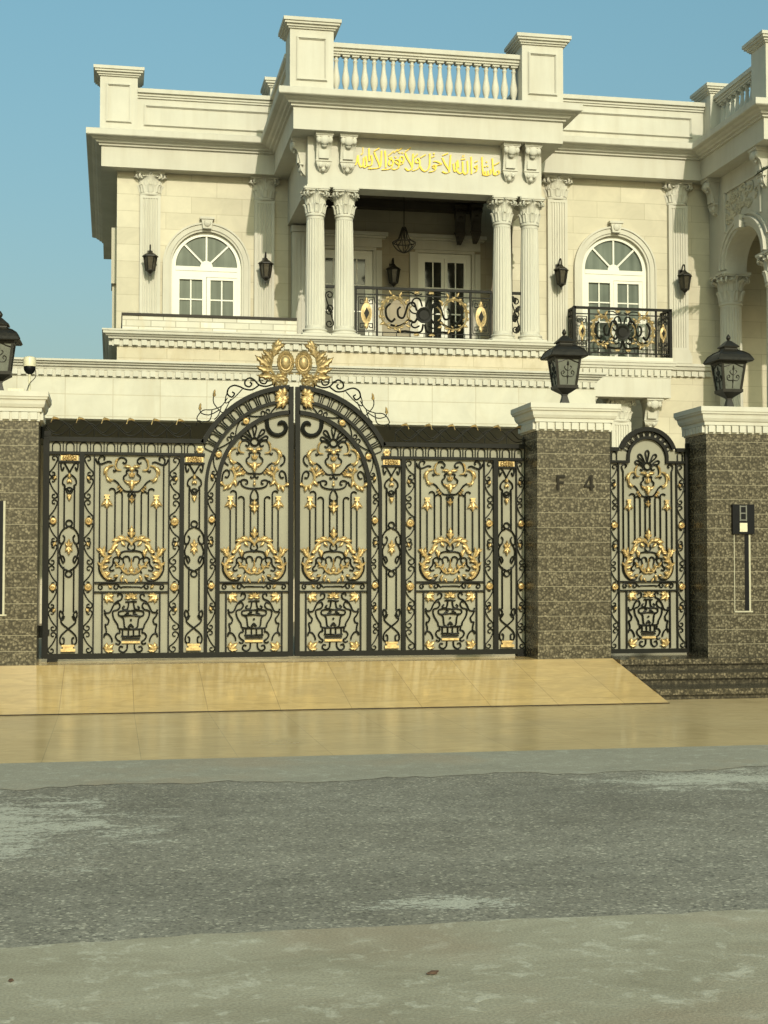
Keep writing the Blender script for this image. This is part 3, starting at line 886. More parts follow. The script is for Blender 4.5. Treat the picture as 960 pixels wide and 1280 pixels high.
# terrace parapet of white marble blocks with dark coping
tx0, tx1 = at(153, 400, 24.84).x, at(371, 400, 24.84).x
mb = MB(); mb.box(tx0, tx1, 24.84, 24.98, ZF, ZF+.274); mb.box(tx0, tx0+.14, 24.98, YL, ZF, ZF+.274)
tp = part(mb, 'terrace_parapet', 'marble_blocks')
mb = MB(); mb.box(tx0-.015, tx1, 24.815, 24.995, ZF+.275, ZF+.318); mb.box(tx0-.015, tx0+.155, 24.995, YL, ZF+.275, ZF+.318)
mb.build('coping', M['dark_stone'], tp)
# string course on the right wall
mb = MB()
mb.sweep([(XC+2.5,YR),(XW,YR)], [(-.02,ZF-.27),(.03,ZF-.27),(.03,ZF-.15),(.08,ZF-.14),(.10,ZF-.08),(.13,ZF-.07),(.13,ZF-.02),(-.02,ZF-.01)])
o = part(mb, 'string_course', 'white_plaster')
mb = MB(); dentils(mb, (XC+2.5,YR-.03), (XW,YR-.03), ZF-.26, ZF-.165, .045, .15); mb.build('dentil_band', M['white_plaster'], o)
# balcony slab
bx0, bx1, by = RXC-1.03, RXC+1.03, 26.24
mb = MB()
mb.box(bx0+.06, bx1-.06, by+.07, YR, ZF-.72, ZF-.36)
mb.box(bx0+.055, bx1-.055, by+.065, YR, ZF-.745, ZF-.70)
mb.sweep([(bx0+.05,YR),(bx0+.05,by+.06),(bx1-.05,by+.06),(bx1-.05,YR)], [(-.3,ZF-.36),(.0,ZF-.36),(.0,ZF-.20),(.03,ZF-.19),(.035,ZF-.15),(.06,ZF-.14),(.065,ZF-.09),(.08,ZF-.085),(.08,ZF-.045),(-.3,ZF-.04)])
slab = part(mb, 'balcony_slab', 'white_plaster')
mb = MB(); dentils(mb, (bx0+.05,by+.06), (bx1-.05,by+.06), ZF-.33, ZF-.215, .045, .13, .55); mb.build('dentil_band', M['white_plaster'], slab)
mb = MB(); mb.box(bx0+.02, bx1-.02, by+.04, YR-.01, ZF-.039, ZF+.03); mb.build('floor_edge', M['white_marble'], slab)
bracket(villa, at(810, 510, YR).x, YR, ZF-.747, .58, .30, .36)
bracket(villa, 2*RXC-at(810, 510, YR).x, YR, ZF-.747, .58, .30, .36)
# ground-floor pilaster glimpsed over the side gate
pilaster(villa, at(775, 540, YR).x, YR, 0, 4.25, .40)

# wing: side wall with an arch, columns, relief panel
AY, AR, AZ, KX = 25.18, .64, 6.66, 1.22
mb = MB()
def TX(p): return (XW+p[1], AY+(p[0]-AY)*KX, p[2])
UY = lambda y: AY+(y-AY)/KX
ws = MB(TX)
arch_wall(ws, UY(23.95), UY(26.74), AZ, 9.0, AY, AR, AZ+.05, 0.0, .42, 28)
part(ws, 'wall', 'white_plaster')
ws = MB(TX)
for (a, b, d) in ((AR+.002, AR+.06, .03), (AR+.06, AR+.14, .055), (AR+.14, AR+.17, .08)):
    ws.arcband(AY, AZ+.05, a, b, 0, PI, -d, .01, 32)
ws.box(AY-.09, AY+.09, -.14, .01, AZ+AR+.02, AZ+AR+.26)
arcm = part(ws, 'archivolt', 'white_plaster', smooth=30)
# spandrel relief panel
ws = MB(TX)
def edge(pts, w=.035):
    for a, b in zip(pts[:-1], pts[1:]): ws.tube([a, b], w, -.015, 4, .035)
pa, pb = UY(25.95), UY(24.42)
edge([(pa,7.42),(pa,8.2)]); edge([(pa,8.2),(pb,8.2)]); edge([(pb,8.2),(pb,7.45)])
ws.arcband(AY, AZ+.05, AR+.22, AR+.26, R(20), R(160), -.03, .01, 28)
pan = part(ws, 'relief_panel', 'white_plaster')
ws = MB(TX)
random.seed(5)
for k in range(60):
    a = random.uniform(UY(24.5), UY(25.88)); z = random.uniform(7.2, 8.08)
    if math.hypot(a-AY, z-AZ-.05) < AR+.34: continue
    ws.tube(spiral((a, z), random.uniform(.06,.12), random.uniform(0,6), 1.1, random.choice((-1,1))), .018, -.012, 5)
    ws.leaf(a, z, random.uniform(0,6.2), .16, .09, -.005, .8, .025, 3, 8)
ws.build('relief', M['stone_wall'], pan, 50)
for yc in (26.24, 24.20): column(villa, XW+.21, yc, 0, AZ, .235, .62)
bracket(villa, XW, 26.38, ZS, .72, .29, .24, 'x'); bracket(villa, XW, 24.22, ZS, .72, .29, .24, 'x')
mb = MB(); mb.box(XW+.002, 16, 26.76, 27.06, 0, 9.0); part(mb, 'wall', 'stone_wall')
mb = MB(); mb.box(15.7, 16, 23.95, 26.75, 0, 9.0); mb.box(12.1, 15.7, 23.95, 24.37, 6.3, 9.0); part(mb, 'wall', 'white_plaster')
for yc in (24.2,): column(villa, 15.4, yc, 0, AZ, .235, .62)
mb = MB(); mb.box(12.07, 15.7, 24.37, 26.76, 8.3, 8.5); part(mb, 'ceiling', 'white_plaster')

# iron railings of porch and balcony
def key(mb, x0, x1, z0, z1, y, r=.011):
    w, h = x1-x0, z1-z0
    def L(pts): mb.tube([(x0+a*w, z0+b*h) for a, b in pts], r, y, 4)
    for a, b in (((0,0),(1,0)),((1,0),(1,1)),((1,1),(0,1)),((0,1),(0,0))): L([a, b])
    for f in (1, -1):
        for g in (1, -1):
            def Q(a, b): return (.5+g*(a-.5), .5+f*(b-.5))
            L([Q(.5,.06),Q(.42,.06)]); L([Q(.42,.06),Q(.42,.20)]); L([Q(.42,.20),Q(.12,.20)]); L([Q(.12,.20),Q(.12,.08)]); L([Q(.12,.08),Q(.30,.08)]); L([Q(.30,.08),Q(.30,.14)])
def railing(parent, x0, x1, y, z0, z1, side, posts=True):
    s = MB(); g = MB()
    H = z1-z0
    s.box(x0, x1, y-.03, y+.03, z1-.045, z1)
    s.box(x0, x1, y-.012, y+.012, z0+.06, z0+.085); s.box(x0, x1, y-.010, y+.010, z1-.15, z1-.13); s.box(x0, x1, y-.009, y+.009, z0+.145, z0+.16)
    xs = [x0+.02, x0+side, x1-side, x1-.02]
    for x in xs: s.box(x-.017, x+.017, y-.018, y+.018, z0, z1-.045)
    n = int((x1-x0)/.24)
    for i in range(1, n): s.box(x0+(x1-x0)*i/n-.006, x0+(x1-x0)*i/n+.006, y-.006, y+.006, z0+.085, z0+.145)
    gs = []
    for a, b in ((x0+.06, x0+side-.045), (x1-side+.045, x1-.06)):
        if b-a > .06:
            g = MB(); gs.append(g)
            key(s, a, b, z0+.18, z1-.19, y)
            c = ((a+b)/2, (z0+z1)/2)
            g.disc([(.001,.0),((b-a)*.30,.0),((b-a)*.34,.012),((b-a)*.26,.012),((b-a)*.2,.02),(.001,.02)], c[0], c[1], y-.005, 20, 1, 1.9)
            s.prism([(c[0]-(b-a)*.16,c[1]),(c[0],c[1]-(b-a)*.36),(c[0]+(b-a)*.16,c[1]),(c[0],c[1]+(b-a)*.36)], y-.045, y-.026)
            for sg in (1, -1): g.leaf(c[0], c[1]+sg*(b-a)*.55, sg*PI/2, (b-a)*.45, (b-a)*.3, y-.006)
    xc, zc = (x0+x1)/2, z0+H*.50
    hw = (x1-x0)/2-side-.03
    s.disc([(.085,0),(.115,.025),(.145,.025),(.145,-.02),(.085,-.02)], xc, zc, y, 28)
    s.disc([(.001,.014),(.088,.014),(.088,-.01),(.001,-.01)], xc, zc, y, 24)
    gl = gs
    for sx in (-1, 1):
        g = MB()
        def X(a, b): return (xc+sx*a*hw, zc+b*H)
        A = lambda d: R(d) if sx > 0 else R(180-d)
        cx, cz = .66, .03
        def E(q, k): return X(cx+.30*k*math.cos(R(q)), cz+.29*k*math.sin(R(q)))
        g.tube([E(150-300*i/30, 1.0) for i in range(31)], .017, y-.012, 6, None, .6)
        g.tube([E(165-200*i/24, .82+.1*math.sin(i/24*PI)) for i in range(25)], .014, y-.012, 6, None, .6)
        for i in range(12):
            q = 150-290*i/11
            p = E(q, 1.02); g.leaf(p[0], p[1], A(q-62), .085, .05, y-.012, -.5*sx, .014, 3, 8)
        for i in range(7):
            q = 140-230*i/6
            p = E(q, .90); g.leaf(p[0], p[1], A(q-120), .075, .036, y-.012, -.5*sx, .012, 3, 8)
        for (a, b, d) in ((.42,.24,150),(.55,.34,120),(.72,.36,60),(.40,-.20,200),(.56,-.26,250),(.88,-.16,330)):
            p = X(a, b); g.leaf(p[0], p[1], A(d), .10, .055, y-.014)
        T_ = lambda r, *pts: s.tube(spl([X(*q) for q in pts], 6), r, y, 6)
        T_(.020, (.16,.08),(.22,.22),(.34,.20),(.40,.06),(.46,-.06),(.56,-.04),(.58,.08),(.52,.14))
        T_(.022, (.15,-.06),(.22,-.14),(.34,-.10),(.44,-.17),(.58,-.22),(.74,-.20))
        T_(.022, (.74,.20),(.84,.10),(.82,-.06),(.72,-.14),(.64,-.08))
        T_(.016, (.04,.16),(.10,.30),(.22,.30),(.27,.20),(.20,.15))
        T_(.020, (.02,-.17),(.06,-.30),(.2,-.33),(.42,-.31),(.6,-.33))
        T_(.012, (.48,.41),(.30,.42),(.16,.37),(.04,.40)); T_(.014, (.16,.02),(.26,.04),(.32,.10))
        T_(.016, (.10,-.20),(.2,-.24),(.28,-.2),(.26,-.14))
        for (a, b, d) in ((.10,.40,20),(.22,.40,160),(.10,-.38,10),(.24,-.38,170)):
            p = X(a, b); g.leaf(p[0], p[1], A(d), .11, .05, y-.014)
        g.tube(spl([X(.28,.16),X(.36,.08),X(.37,-.04),X(.30,-.10)], 6), .014, y-.02, 6)
        gl.append(g)
    o = s.build('railing', M['black_iron'], parent, 40)
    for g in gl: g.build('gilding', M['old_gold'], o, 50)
    return o
railing(villa, XC-1.26, XC+1.26, YE+.21, ZF+.02, 5.955, .40)
for sx in (-1, 1):                               # short scrolled panels between the paired columns
    a, b = XC+sx*1.6, XC+sx*1.83
    a, b = min(a, b), max(a, b)
    s = MB(); y = YE+.23; m = (a+b)/2
    s.box(a, b, y-.03, y+.03, 5.91, 5.955); s.box(a, b, y-.012, y+.012, ZF+.09, ZF+.12)
    s.box(a, a+.02, y-.012, y+.012, ZF+.12, 5.91); s.box(b-.02, b, y-.012, y+.012, ZF+.12, 5.91)
    s.tube(scroll((m, ZF+.30), (m, 5.78), .075, .075, 1, -1, 1.2, 1.2), .012, y, 6)
    s.tube(scroll((m, ZF+.52), (m, 5.55), .07, .07, -1, 1, 1.2, 1.2), .012, y, 6)
    if sx > 0:
        for k in range(4): s.leaf(m, ZF+.25+k*.18, R(60+60*(k % 2)), .16, .09, y)
    s.build('railing', M['black_iron'], villa, 40)
rl = railing(villa, bx0+.05, bx1-.05, by+.08, ZF+.03, 5.955, .30)
for x in (bx0+.07, bx1-.07):
    s = MB()
    s.box(x-.03, x+.03, by+.11, YR-.0, 5.912, 5.953)
    s.box(x-.01, x+.01, by+.11, YR, ZF+.09, ZF+.115); s.box(x-.01, x+.01, by+.11, YR, 5.80, 5.825)
    for k in range(4): s.box(x-.012, x+.012, by+.16+k*.1, by+.18+k*.1, ZF+.04, 5.912)
    s.build('side_rail', M['black_iron'], rl)
for x in (bx0+.055, bx1-.055):
    s = MB(); s.box(x-.028, x+.028, by+.05, by+.106, ZF+.03, 5.958); s.build('post', M['black_iron'], rl)

# ------------------------------------------------------------------ gilded inscription on the porch frieze
def inscription():
    s = MB(); Y = YE-.002
    w1 = lambda a: (430+a[0]/8.727, 170+a[1]/8.727)
    w2 = lambda a: (530+a[0]/8.727, 175+a[1]/8.727)
    A, B = [], []
    A += [[(92,185),(96,260),(112,318),(132,300),(150,215)], [(150,215),(158,290),(182,340),(206,318),(214,240)],
          [(206,318),(226,347),(246,318),(236,225)], [(270,140),(272,230),(276,275)], [(296,215),(306,270),(296,318),(262,328),(240,312)],
          [(330,182),(352,240),(386,322),(372,350),(268,358)], [(408,165),(404,260),(398,325),(378,350)], [(445,165),(452,250),(455,345)],
          [(495,248),(526,262),(536,300),(500,322),(486,296),(500,262)], [(534,300),(512,352),(470,366),(415,369)],
          [(562,260),(596,268),(606,300),(578,306),(560,282)], [(604,295),(592,345),(560,366),(528,362)],
          [(612,226),(644,232),(650,275),(622,284),(606,256),(620,226)], [(648,270),(636,305),(606,318),(590,312)],
          [(664,188),(690,245),(740,335),(728,370),(696,378),(668,352)], [(752,198),(748,270),(744,340),(726,368)],
          [(778,290),(786,255),(808,248),(824,276),(804,296),(784,288)], [(824,278),(820,335),(790,368),(745,380)],
          [(932,196),(934,270),(924,345),(890,386),(850,370),(832,335)]]
    thinA = [[(325,168),(382,136)], [(483,218),(540,168)], [(545,186),(582,150)], [(580,168),(632,134)], [(670,172),(726,130)], [(758,238),(802,200)], [(832,238),(888,206)],
             [(205,128),(205,190)], [(184,205),(200,196)], [(268,352),(300,360)]]
    dotA = [(494,240),(518,236),(602,184),(634,186),(284,352),(560,232)]
    B += [[(92,288),(112,272),(130,292),(118,312),(96,300)], [(130,295),(118,330),(92,346),(56,350)], [(104,236),(140,238),(188,266),(150,276),(108,292)],
          [(198,196),(228,262),(274,335),(262,358),(232,362),(200,346)], [(288,166),(282,250),(276,330)],
          [(318,262),(326,330),(342,345),(356,300),(350,245)], [(350,300),(364,345),(396,368),(420,340),(418,238)], [(364,225),(372,300)], [(418,335),(446,376),(474,345),(470,232)],
          [(512,186),(514,280),(516,372)], [(578,276),(552,292),(560,308),(582,308)], [(580,308),(566,345),(546,356)],
          [(630,190),(634,290),(642,372)], [(640,380),(690,388),(724,372),(726,325)], [(694,340),(698,384)], [(664,345),(668,382)],
          [(742,205),(748,290),(756,370)], [(756,376),(790,384),(818,362),(806,340),(784,352),(776,380)]]
    thinB = [[(200,172),(258,148)], [(82,192),(112,176)], [(404,216),(446,208)], [(416,190),(420,170)], [(432,190),(436,166)], [(552,246),(582,232)], [(764,276),(818,248)]]
    dotB = [(664,292),(692,288),(680,244),(106,152),(576,286)]
    def stroke(pts, half, ang):
        q = spl(pts, 7) if len(pts) > 2 else [pts[0], pts[1]]
        P3 = [at(a[0], a[1], Y) for a in q]
        vx, vz = half*math.cos(ang), half*math.sin(ang)
        for a, b in zip(P3[:-1], P3[1:]):
            tx, tz = b.x-a.x, b.z-a.z; L = math.hypot(tx, tz) or 1
            mnx, mnz = -tz/L*.0045, tx/L*.0045                      # never thinner than the plate's edge
            sg = 1 if (vx*mnx+vz*mnz) >= 0 else -1
            ox, oz = vx+sg*mnx, vz+sg*mnz
            e = .004
            ax, az, bx, bz = a.x-tx/L*e, a.z-tz/L*e, b.x+tx/L*e, b.z+tz/L*e
            y0 = Y-.020-random.random()*.003
            s.prism([(ax-ox,az-oz),(bx-ox,bz-oz),(bx+ox,bz+oz),(ax+ox,az+oz)], y0, Y)
    for w, S, T_, D in ((w1, A, thinA, dotA), (w2, B, thinB, dotB)):
        for st in S: stroke([w(a) for a in st], .0118, R(25))
        for st in T_: stroke([w(a) for a in st], .006, R(70))
        for d in D:
            c = at(*w(d), Y); s.prism([(c.x-.019,c.z),(c.x,c.z-.019),(c.x+.019,c.z),(c.x,c.z+.019)], Y-.020, Y)
    return s.build('inscription', M['letter_gold'], villa)
inscription()

# thin service pipe and box on the villa's left flank
mb = MB(); mb.box(-.03, .048, 28.6, 29.2, 5.3, 6.5); mb.box(-.05, .048, 28.5, 29.3, 6.5, 7.6)
part(mb, 'side_shutter', 'joint_metal')

# ------------------------------------------------------------------ car porch canopy behind the gate
cp = thing('carport', 'long cream tiled carport canopy with dentil coping, right behind the main gate', 'carport', (2, 22, 0))
CX0, CX1, CY, CZ0, CZ1 = -7.0, 6.92, 20.0, 2.965, 3.765
mb = MB(); mb.box(CX0, CX1, CY, CY+.25, CZ0, CZ1-.10); mb.box(CX1-.25, CX1, CY+.25, GF-.02, CZ0, CZ1-.10); mb.box(CX0, CX0+.25, CY+.25, GF-.02, CZ0, CZ1-.1)
mb.build('fascia', M['canopy_tile'], cp)
mb = MB(); mb.box(CX0+.25, CX1-.25, CY+.25, GF-.02, CZ0+.02, CZ0+.2); mb.build('ceiling', M['canopy_soffit'], cp)
mb = MB(); mb.box(CX0+.25, CX1-.25, CY+.25, GF-.02, CZ1-.25, CZ1-.12); mb.build('roof', M['canopy_soffit'], cp)
CPH = [(CX0,GF-.02),(CX0,CY),(CX1,CY),(CX1,GF-.02)]
mb = MB(); mb.sweep(CPH, [(-.1,CZ1-.13),(.02,CZ1-.13),(.03,CZ1-.105),(.06,CZ1-.09),(.065,CZ1-.07),(.10,CZ1-.055),(.105,CZ1-.03),(.135,CZ1-.028),(.135,CZ1),(-.1,CZ1)])
c1 = mb.build('coping', M['white_plaster'], cp)
mb = MB(); dentils(mb, CPH[1], CPH[2], CZ1-.21, CZ1-.135, .05, .115); mb.box(CX0, CX1, CY-.012, CY, CZ1-.225, CZ1-.13); mb.build('dentil_band', M['white_plaster'], c1)
for x in (-6.4, 6.45):
    mb = MB(); mb.box(x-.2, x+.2, CY+.26, CY+.66, -.004, CZ0+.02); mb.build('post', M['white_plaster'], cp)
mb = MB(); mb.box(-7.0, .05, GF, GF+.25, 0, CZ1-.12); mb.build('rear_wall', M['stone_wall'], cp)

# ------------------------------------------------------------------ gate pillars
PY0, PY1 = 14.23, 14.80
ZG, ZC = 2.345, 2.625
def pillar(x0, x1, label):
    t = thing('gate_pillar', label, 'pillar', ((x0+x1)/2, (PY0+PY1)/2, -.0), 'granite pillars beside the gates')
    mb = MB(); mb.box(x0, x1, PY0, PY1, -.02, ZG); mb.build('shaft', M['brown_granite'], t)
    mb = MB()
    pth = [(x0,PY1),(x0,PY0),(x1,PY0),(x1,PY1)]
    mb.sweep(pth, [(-.3,ZG),(.012,ZG),(.012,ZG+.085),(.03,ZG+.09),(.032,ZG+.125),(.045,ZG+.13),(.06,ZG+.16),(.064,ZG+.185),(.068,ZG+.20),(.082,ZG+.205),(.086,ZG+.225),(.094,ZG+.23),(.094,ZC),(-.3,ZC)], True)
    mb.box(x0+.1, x1-.1, PY0+.1, PY1-.1, ZC-.1, ZC-.002)
    c = mb.build('cap', M['white_plaster'], t)
    mb = MB()
    for i in range(4):
        a, b = pth[i], pth[(i+1) % 4]
        L = math.hypot(b[0]-a[0], b[1]-a[1]); u_ = ((b[0]-a[0])/L, (b[1]-a[1])/L); n_ = (u_[1], -u_[0])
        a2 = (a[0]+n_[0]*.012, a[1]+n_[1]*.012); b2 = (b[0]+n_[0]*.012, b[1]+n_[1]*.012)
        dentils(mb, a2, b2, ZG+.014, ZG+.083, .03, .085, .72)
    mb.build('dentil_band', M['white_plaster'], c)
    return t
PM = pillar(4.293, 5.076, 'granite gate pillar with house number between the main gate and the narrow gate')
PR = pillar(6.143, 6.926, 'granite gate pillar right of the narrow gate, carrying the door intercom')
PL = pillar(-1.486, -.703, 'granite gate pillar left of the main gate with the security camera on top')
def glyph(px, shapes, name='house_number'):
    mb = MB(); Y = PY0
    for sh in shapes:
        mb.prism([(at(680+a/9.6, 575+b/9.6, Y).x, at(680+a/9.6, 575+b/9.6, Y).z) for a, b in sh], Y-.022, Y+.002)
    return mb.build(name, M['bronze_dark'], PM)
mb = MB()
c = lambda a, b: (at(680+a/9.6, 575+b/9.6, PY0).x, at(680+a/9.6, 575+b/9.6, PY0).z)
for (p0, p1) in (((150,182),(178,358)), ((178,182),(250,212)), ((178,258),(232,286))):
    a = c(*p0); b = c(*p1); mb.box(a[0], b[0], PY0-.022, PY0+.002, b[1], a[1])
mb.build('house_number', M['bronze_dark'], PM)
mb = MB()
a = c(548,182); b = c(578,362); mb.box(a[0], b[0], PY0-.022, PY0+.002, b[1], a[1])
a = c(478,304); b = c(600,330); mb.box(a[0], b[0], PY0-.021, PY0+.002, b[1], a[1])
mb.prism([c(480,304),c(504,304),c(560,184),c(548,184)], PY0-.020, PY0+.002)
mb.build('house_number', M['bronze_dark'], PM)
# slot trims on the outer pillars
def slot(P_, px0, px1, py0, py1, mirror=None):
    a, b = at(px0, py0, PY0), at(px1, py1, PY0)
    x0, x1 = (a.x, b.x) if mirror is None else (mirror-b.x, mirror-a.x)
    z0, z1 = b.z, a.z
    mb = MB(); w = .012
    mb.box(x0, x0+w*.6, PY0-.006, PY0, z0, z1); mb.box(x1-w*1.6, x1, PY0-.008, PY0, z0, z1)
    mb.box(x0, x1+.02, PY0-.012, PY0, z0-.015, z0)
    mb.build('slot_trim', M['joint_metal'], P_)
    mb = MB(); mb.box(x1-.065, x1-w*1.6, PY0-.004, PY0, z0, z1); mb.build('slot', M['plastic_black'], P_)
slot(PR, 917, 938.5, 668, 763.5)
slot(PL, -16, 5.5, 626, 768)
ic = thing('intercom', 'black door intercom with white call button on the right granite pillar', 'intercom', (6.45, PY0, 1.3))
a, b = at(914, 630.5, PY0), at(941.5, 667.5, PY0)
mb = MB(); mb.box(a.x, b.x, PY0-.035, PY0, b.z, a.z); mb.build('housing', M['plastic_black'], ic)
mb = MB(); x = (a.x+b.x)/2-.004; h = a.z-b.z; kx = .034
ky = .052; zc_ = b.z+h*.70
for dx in (-1, 1): mb.box(x+dx*kx-.007, x+dx*kx+.007, PY0-.039, PY0-.034, zc_-ky-.03, zc_+ky+.03)
for dz in (-1, 0, 1): mb.box(x-kx+.007, x+kx-.007, PY0-.039, PY0-.034, zc_+dz*(ky+.02)-.006, zc_+dz*(ky+.02)+.006)
mb.build('camera_frame', M['steel_grey'], ic)
mb = MB(); mb.box(x-.042, x+.042, PY0-.042, PY0-.034, b.z+.022, b.z+.115); mb.build('button', M['plastic_white'], ic)
# security camera
sc = thing('security_camera', 'small dome security camera on a stub pole above the left gate pillar', 'camera', (-.84, 14.5, ZC))
a = at(37, 466, 14.5); cxm = a.x; zt = at(37, 443, 14.5).z
mb = MB(); mb.tube3([(cxm,14.5,ZC),(cxm,14.5,zt-.12)], .012, 8); mb.lathe([(.04,0),(.04,.012),(.02,.02)], cxm, 14.5, ZC, 12)
mb.build('pole', M['plastic_white'], sc)
mb = MB(); mb.lathe([(.03,.0),(.062,.01),(.064,.07),(.055,.10),(.02,.112)], cxm, 14.5, zt-.13, 18); mb.build('housing', M['plastic_white'], sc, 40)
mb = MB(); mb.ball((cxm,14.5,zt-.135), .058, 1, 1, 1.1, 16, 10); mb.build('dome', M['plastic_black'], sc, 60)
mb = MB(); mb.tube3(spl([(cxm+.05,14.48,zt-.13),(cxm+.06,14.47,zt-.22),(cxm+.0,14.46,zt-.30),(cxm-.03,14.46,ZC+.01)], 6), .004, 6); mb.build('cable', M['plastic_black'], sc)
jb = MB(); jb.box(cxm-.20, cxm-.05, 14.42, 14.5, ZC, ZC+.055)
for k in (0, 1): jb.ball((cxm-.16+k*.07, 14.42, ZC+.03), .02, 1, .4, 1)
tag(jb.build('junction_box', M['plastic_white'], loc=(cxm-.12,14.46,ZC)), 'small beige junction box lying at the foot of the security camera', 'box')

# ------------------------------------------------------------------ pillar lamps
def pillar_lamp(x, y, label):
    t = thing('pillar_lamp', label, 'lamp', (0,0,0), 'lanterns on the gate pillars')
    s = MB()
    s.frustum(0, 0, 0, .03, .055, .05); s.frustum(0, 0, .03, .125, .046, .024); s.frustum(0, 0, .125, .14, .03, .03)
    s.build('stem', M['lamp_metal'], t)
    zb, zt, wb, wt = .205, .53, .108, .145
    s = MB()
    s.frustum(0, 0, .135, zb-.012, .03, wb+.004); s.frustum(0, 0, zb-.012, zb+.02, wb+.006, wb+.008)
    for sx in (-1, 1):
        for sy in (-1, 1):
            vs = []
            for z, w in ((zb+.02, wb), (zt, wt)):
                for a, b in ((0,0),(1,0),(1,1),(0,1)):
                    vs.append((sx*(w-a*.024), sy*(w-b*.024), z))
            s.add(vs, [(0,3,2,1),(4,5,6,7),(0,1,5,4),(1,2,6,5),(2,3,7,6),(3,0,4,7)])
    s.frustum(0, 0, zt-.035, zt, wt-.005, wt+.004)
    s.build('body', M['lamp_metal'], t)
    gl = MB(); gl.frustum(0, 0, zb+.012, zt-.03, wb-.013, wt-.016); gl.build('glass', M['lamp_glass'], t)
    # scrollwork on each pane
    for k in range(4):
        ca, sa = math.cos(k*PI/2), math.sin(k*PI/2)
        def T(p):
            w = wb+(wt-wb)*((p[2]-zb)/(zt-zb))
            X, Y = p[0], -(w-.010)+p[1]
            return (X*ca-Y*sa, X*sa+Y*ca, p[2])
        q = MB(T)
        zm = zb+.03
        q.tube([(0,zm),(0,zm+.20)], .0045, 0, 5)
        for sx in (-1, 1):
            q.tube(spl([(0,zm+.09),(sx*.02,zm+.08),(sx*.055,zm+.085),(sx*.07,zm+.12),(sx*.05,zm+.14),(sx*.038,zm+.12),(sx*.05,zm+.108)], 5), .0045, 0, 5)
            q.tube(spl([(0,zm+.14),(sx*.02,zm+.15),(sx*.04,zm+.175),(sx*.025,zm+.19)], 5), .0045, 0, 5)
            q.tube(spl([(sx*.115,zm+.225),(sx*.07,zm+.238),(sx*.03,zm+.255),(0,zm+.265)], 5), .006, 0, 5)
        q.leaf(0, zm+.19, PI/2, .055, .03, 0, 0, .006, 1, 6); q.leaf(0, zm+.09, -PI/2, .04, .025, 0, 0, .006, 1, 6)
        q.build('scrollwork', M['lamp_metal'], t)
    # flared square roof
    s = MB(); prof = [(.192,zt-.012),(.201,zt-.002),(.187,zt+.028),(.165,zt+.064),(.122,zt+.096),(.078,zt+.116),(.07,zt+.13),(.07,zt+.15),(.088,zt+.152),(.09,zt+.162),(.06,zt+.19),(.035,zt+.215),(.022,zt+.228)]
    vs = []
    for (w, z) in prof: vs += [(-w,-w,z),(w,-w,z),(w,w,z),(-w,w,z)]
    m = len(prof)
    s.add(vs, [(i*4+j, i*4+(j+1)%4, (i+1)*4+(j+1)%4, (i+1)*4+j) for i in range(m-1) for j in range(4)]+[(3,2,1,0),tuple((m-1)*4+j for j in range(4))])
    for sx in (-1, 1):
        for sy in (-1, 1): s.tube3([(sx*w, sy*w, z+.003) for (w, z) in prof[1:7]], .007, 6)
    s.build('roof', M['lamp_metal'], t)
    s = MB(); s.lathe([(.02,0),(.012,.01),(.022,.025),(.026,.04),(.018,.055),(.006,.072),(.001,.078)], 0, 0, zt+.225, 12); s.build('finial', M['lamp_metal'], t, 50)
    t.location = (x, y, ZC)
    return t
lp = pillar_lamp(4.685, 14.53, 'black iron lantern on the pillar between the main gate and the narrow gate')
dup(lp, (6.535, 14.53, ZC), 'black iron lantern on the pillar right of the narrow gate')
dup(lp, (-1.095, 14.53, ZC), 'black iron lantern cut by the left edge, on the pillar left of the main gate')

# ------------------------------------------------------------------ wall lanterns on the villa
def wall_lamp(x, y, z, label):
    t = thing('wall_lantern', label, 'lantern', (0,0,0), 'lanterns on the villa walls')
    s = MB()
    s.box(-.05, .05, -.02, 0, -.10, .16)
    s.tube3(spl([(0,-.02,.05),(0,-.05,.16),(0,-.10,.23),(0,-.17,.235),(0,-.20,.17),(0,-.20,.12)], 6), .014, 8)
    s.build('arm', M['lamp_metal'], t)
    s = MB(); y0 = -.20
    s.lathe([(.012,.13),(.03,.115),(.05,.085),(.10,.055),(.15,.02),(.155,.0),(.13,-.005)], 0, y0, 0, 6); s.build('roof', M['lamp_metal'], t)
    s = MB()
    for k in range(6):
        q = k*PI/3
        s.tube3([(.125*math.cos(q), y0+.125*math.sin(q), 0), (.085*math.cos(q), y0+.085*math.sin(q), -.25)], .012, 6)
    s.lathe([(.092,-.27),(.096,-.245),(.08,-.24)], 0, y0, 0, 6); s.lathe([(.002,-.37),(.015,-.355),(.012,-.33),(.05,-.29),(.09,-.265)], 0, y0, 0, 6)
    s.build('cage', M['lamp_metal'], t)
    s = MB(); s.lathe([(.078,-.245),(.116,-.003)], 0, y0, 0, 6); s.build('glass', M['lamp_glass' if False else 'dark_lamp_glass'], t)
    t.location = (x, y, z)
    return t
simple('dark_lamp_glass', (.055,.048,.032), .2, 0, .2, 14)
def wl(px, py, Y, label, src=None):
    p = at(px, py, Y)
    if src is None: return wall_lamp(p.x, Y, p.z, label)
    return dup(src, (p.x, Y, p.z), label)
w0 = wl(187.5, 324, YL-.1, 'black wall lantern on the leftmost fluted pilaster, left of the left arched window')
wl(331, 333, YL-.1, 'black wall lantern on the pilaster between the left arched window and the porch', w0)
wl(489.5, 340, YL, 'black wall lantern inside the shaded porch, left of the porch door', w0)
wl(697.5, 341, YR-.1, 'black wall lantern on the pilaster just right of the porch columns', w0)
wl(851, 348, YR-.1, 'black wall lantern on the pilaster right of the balcony window', w0)
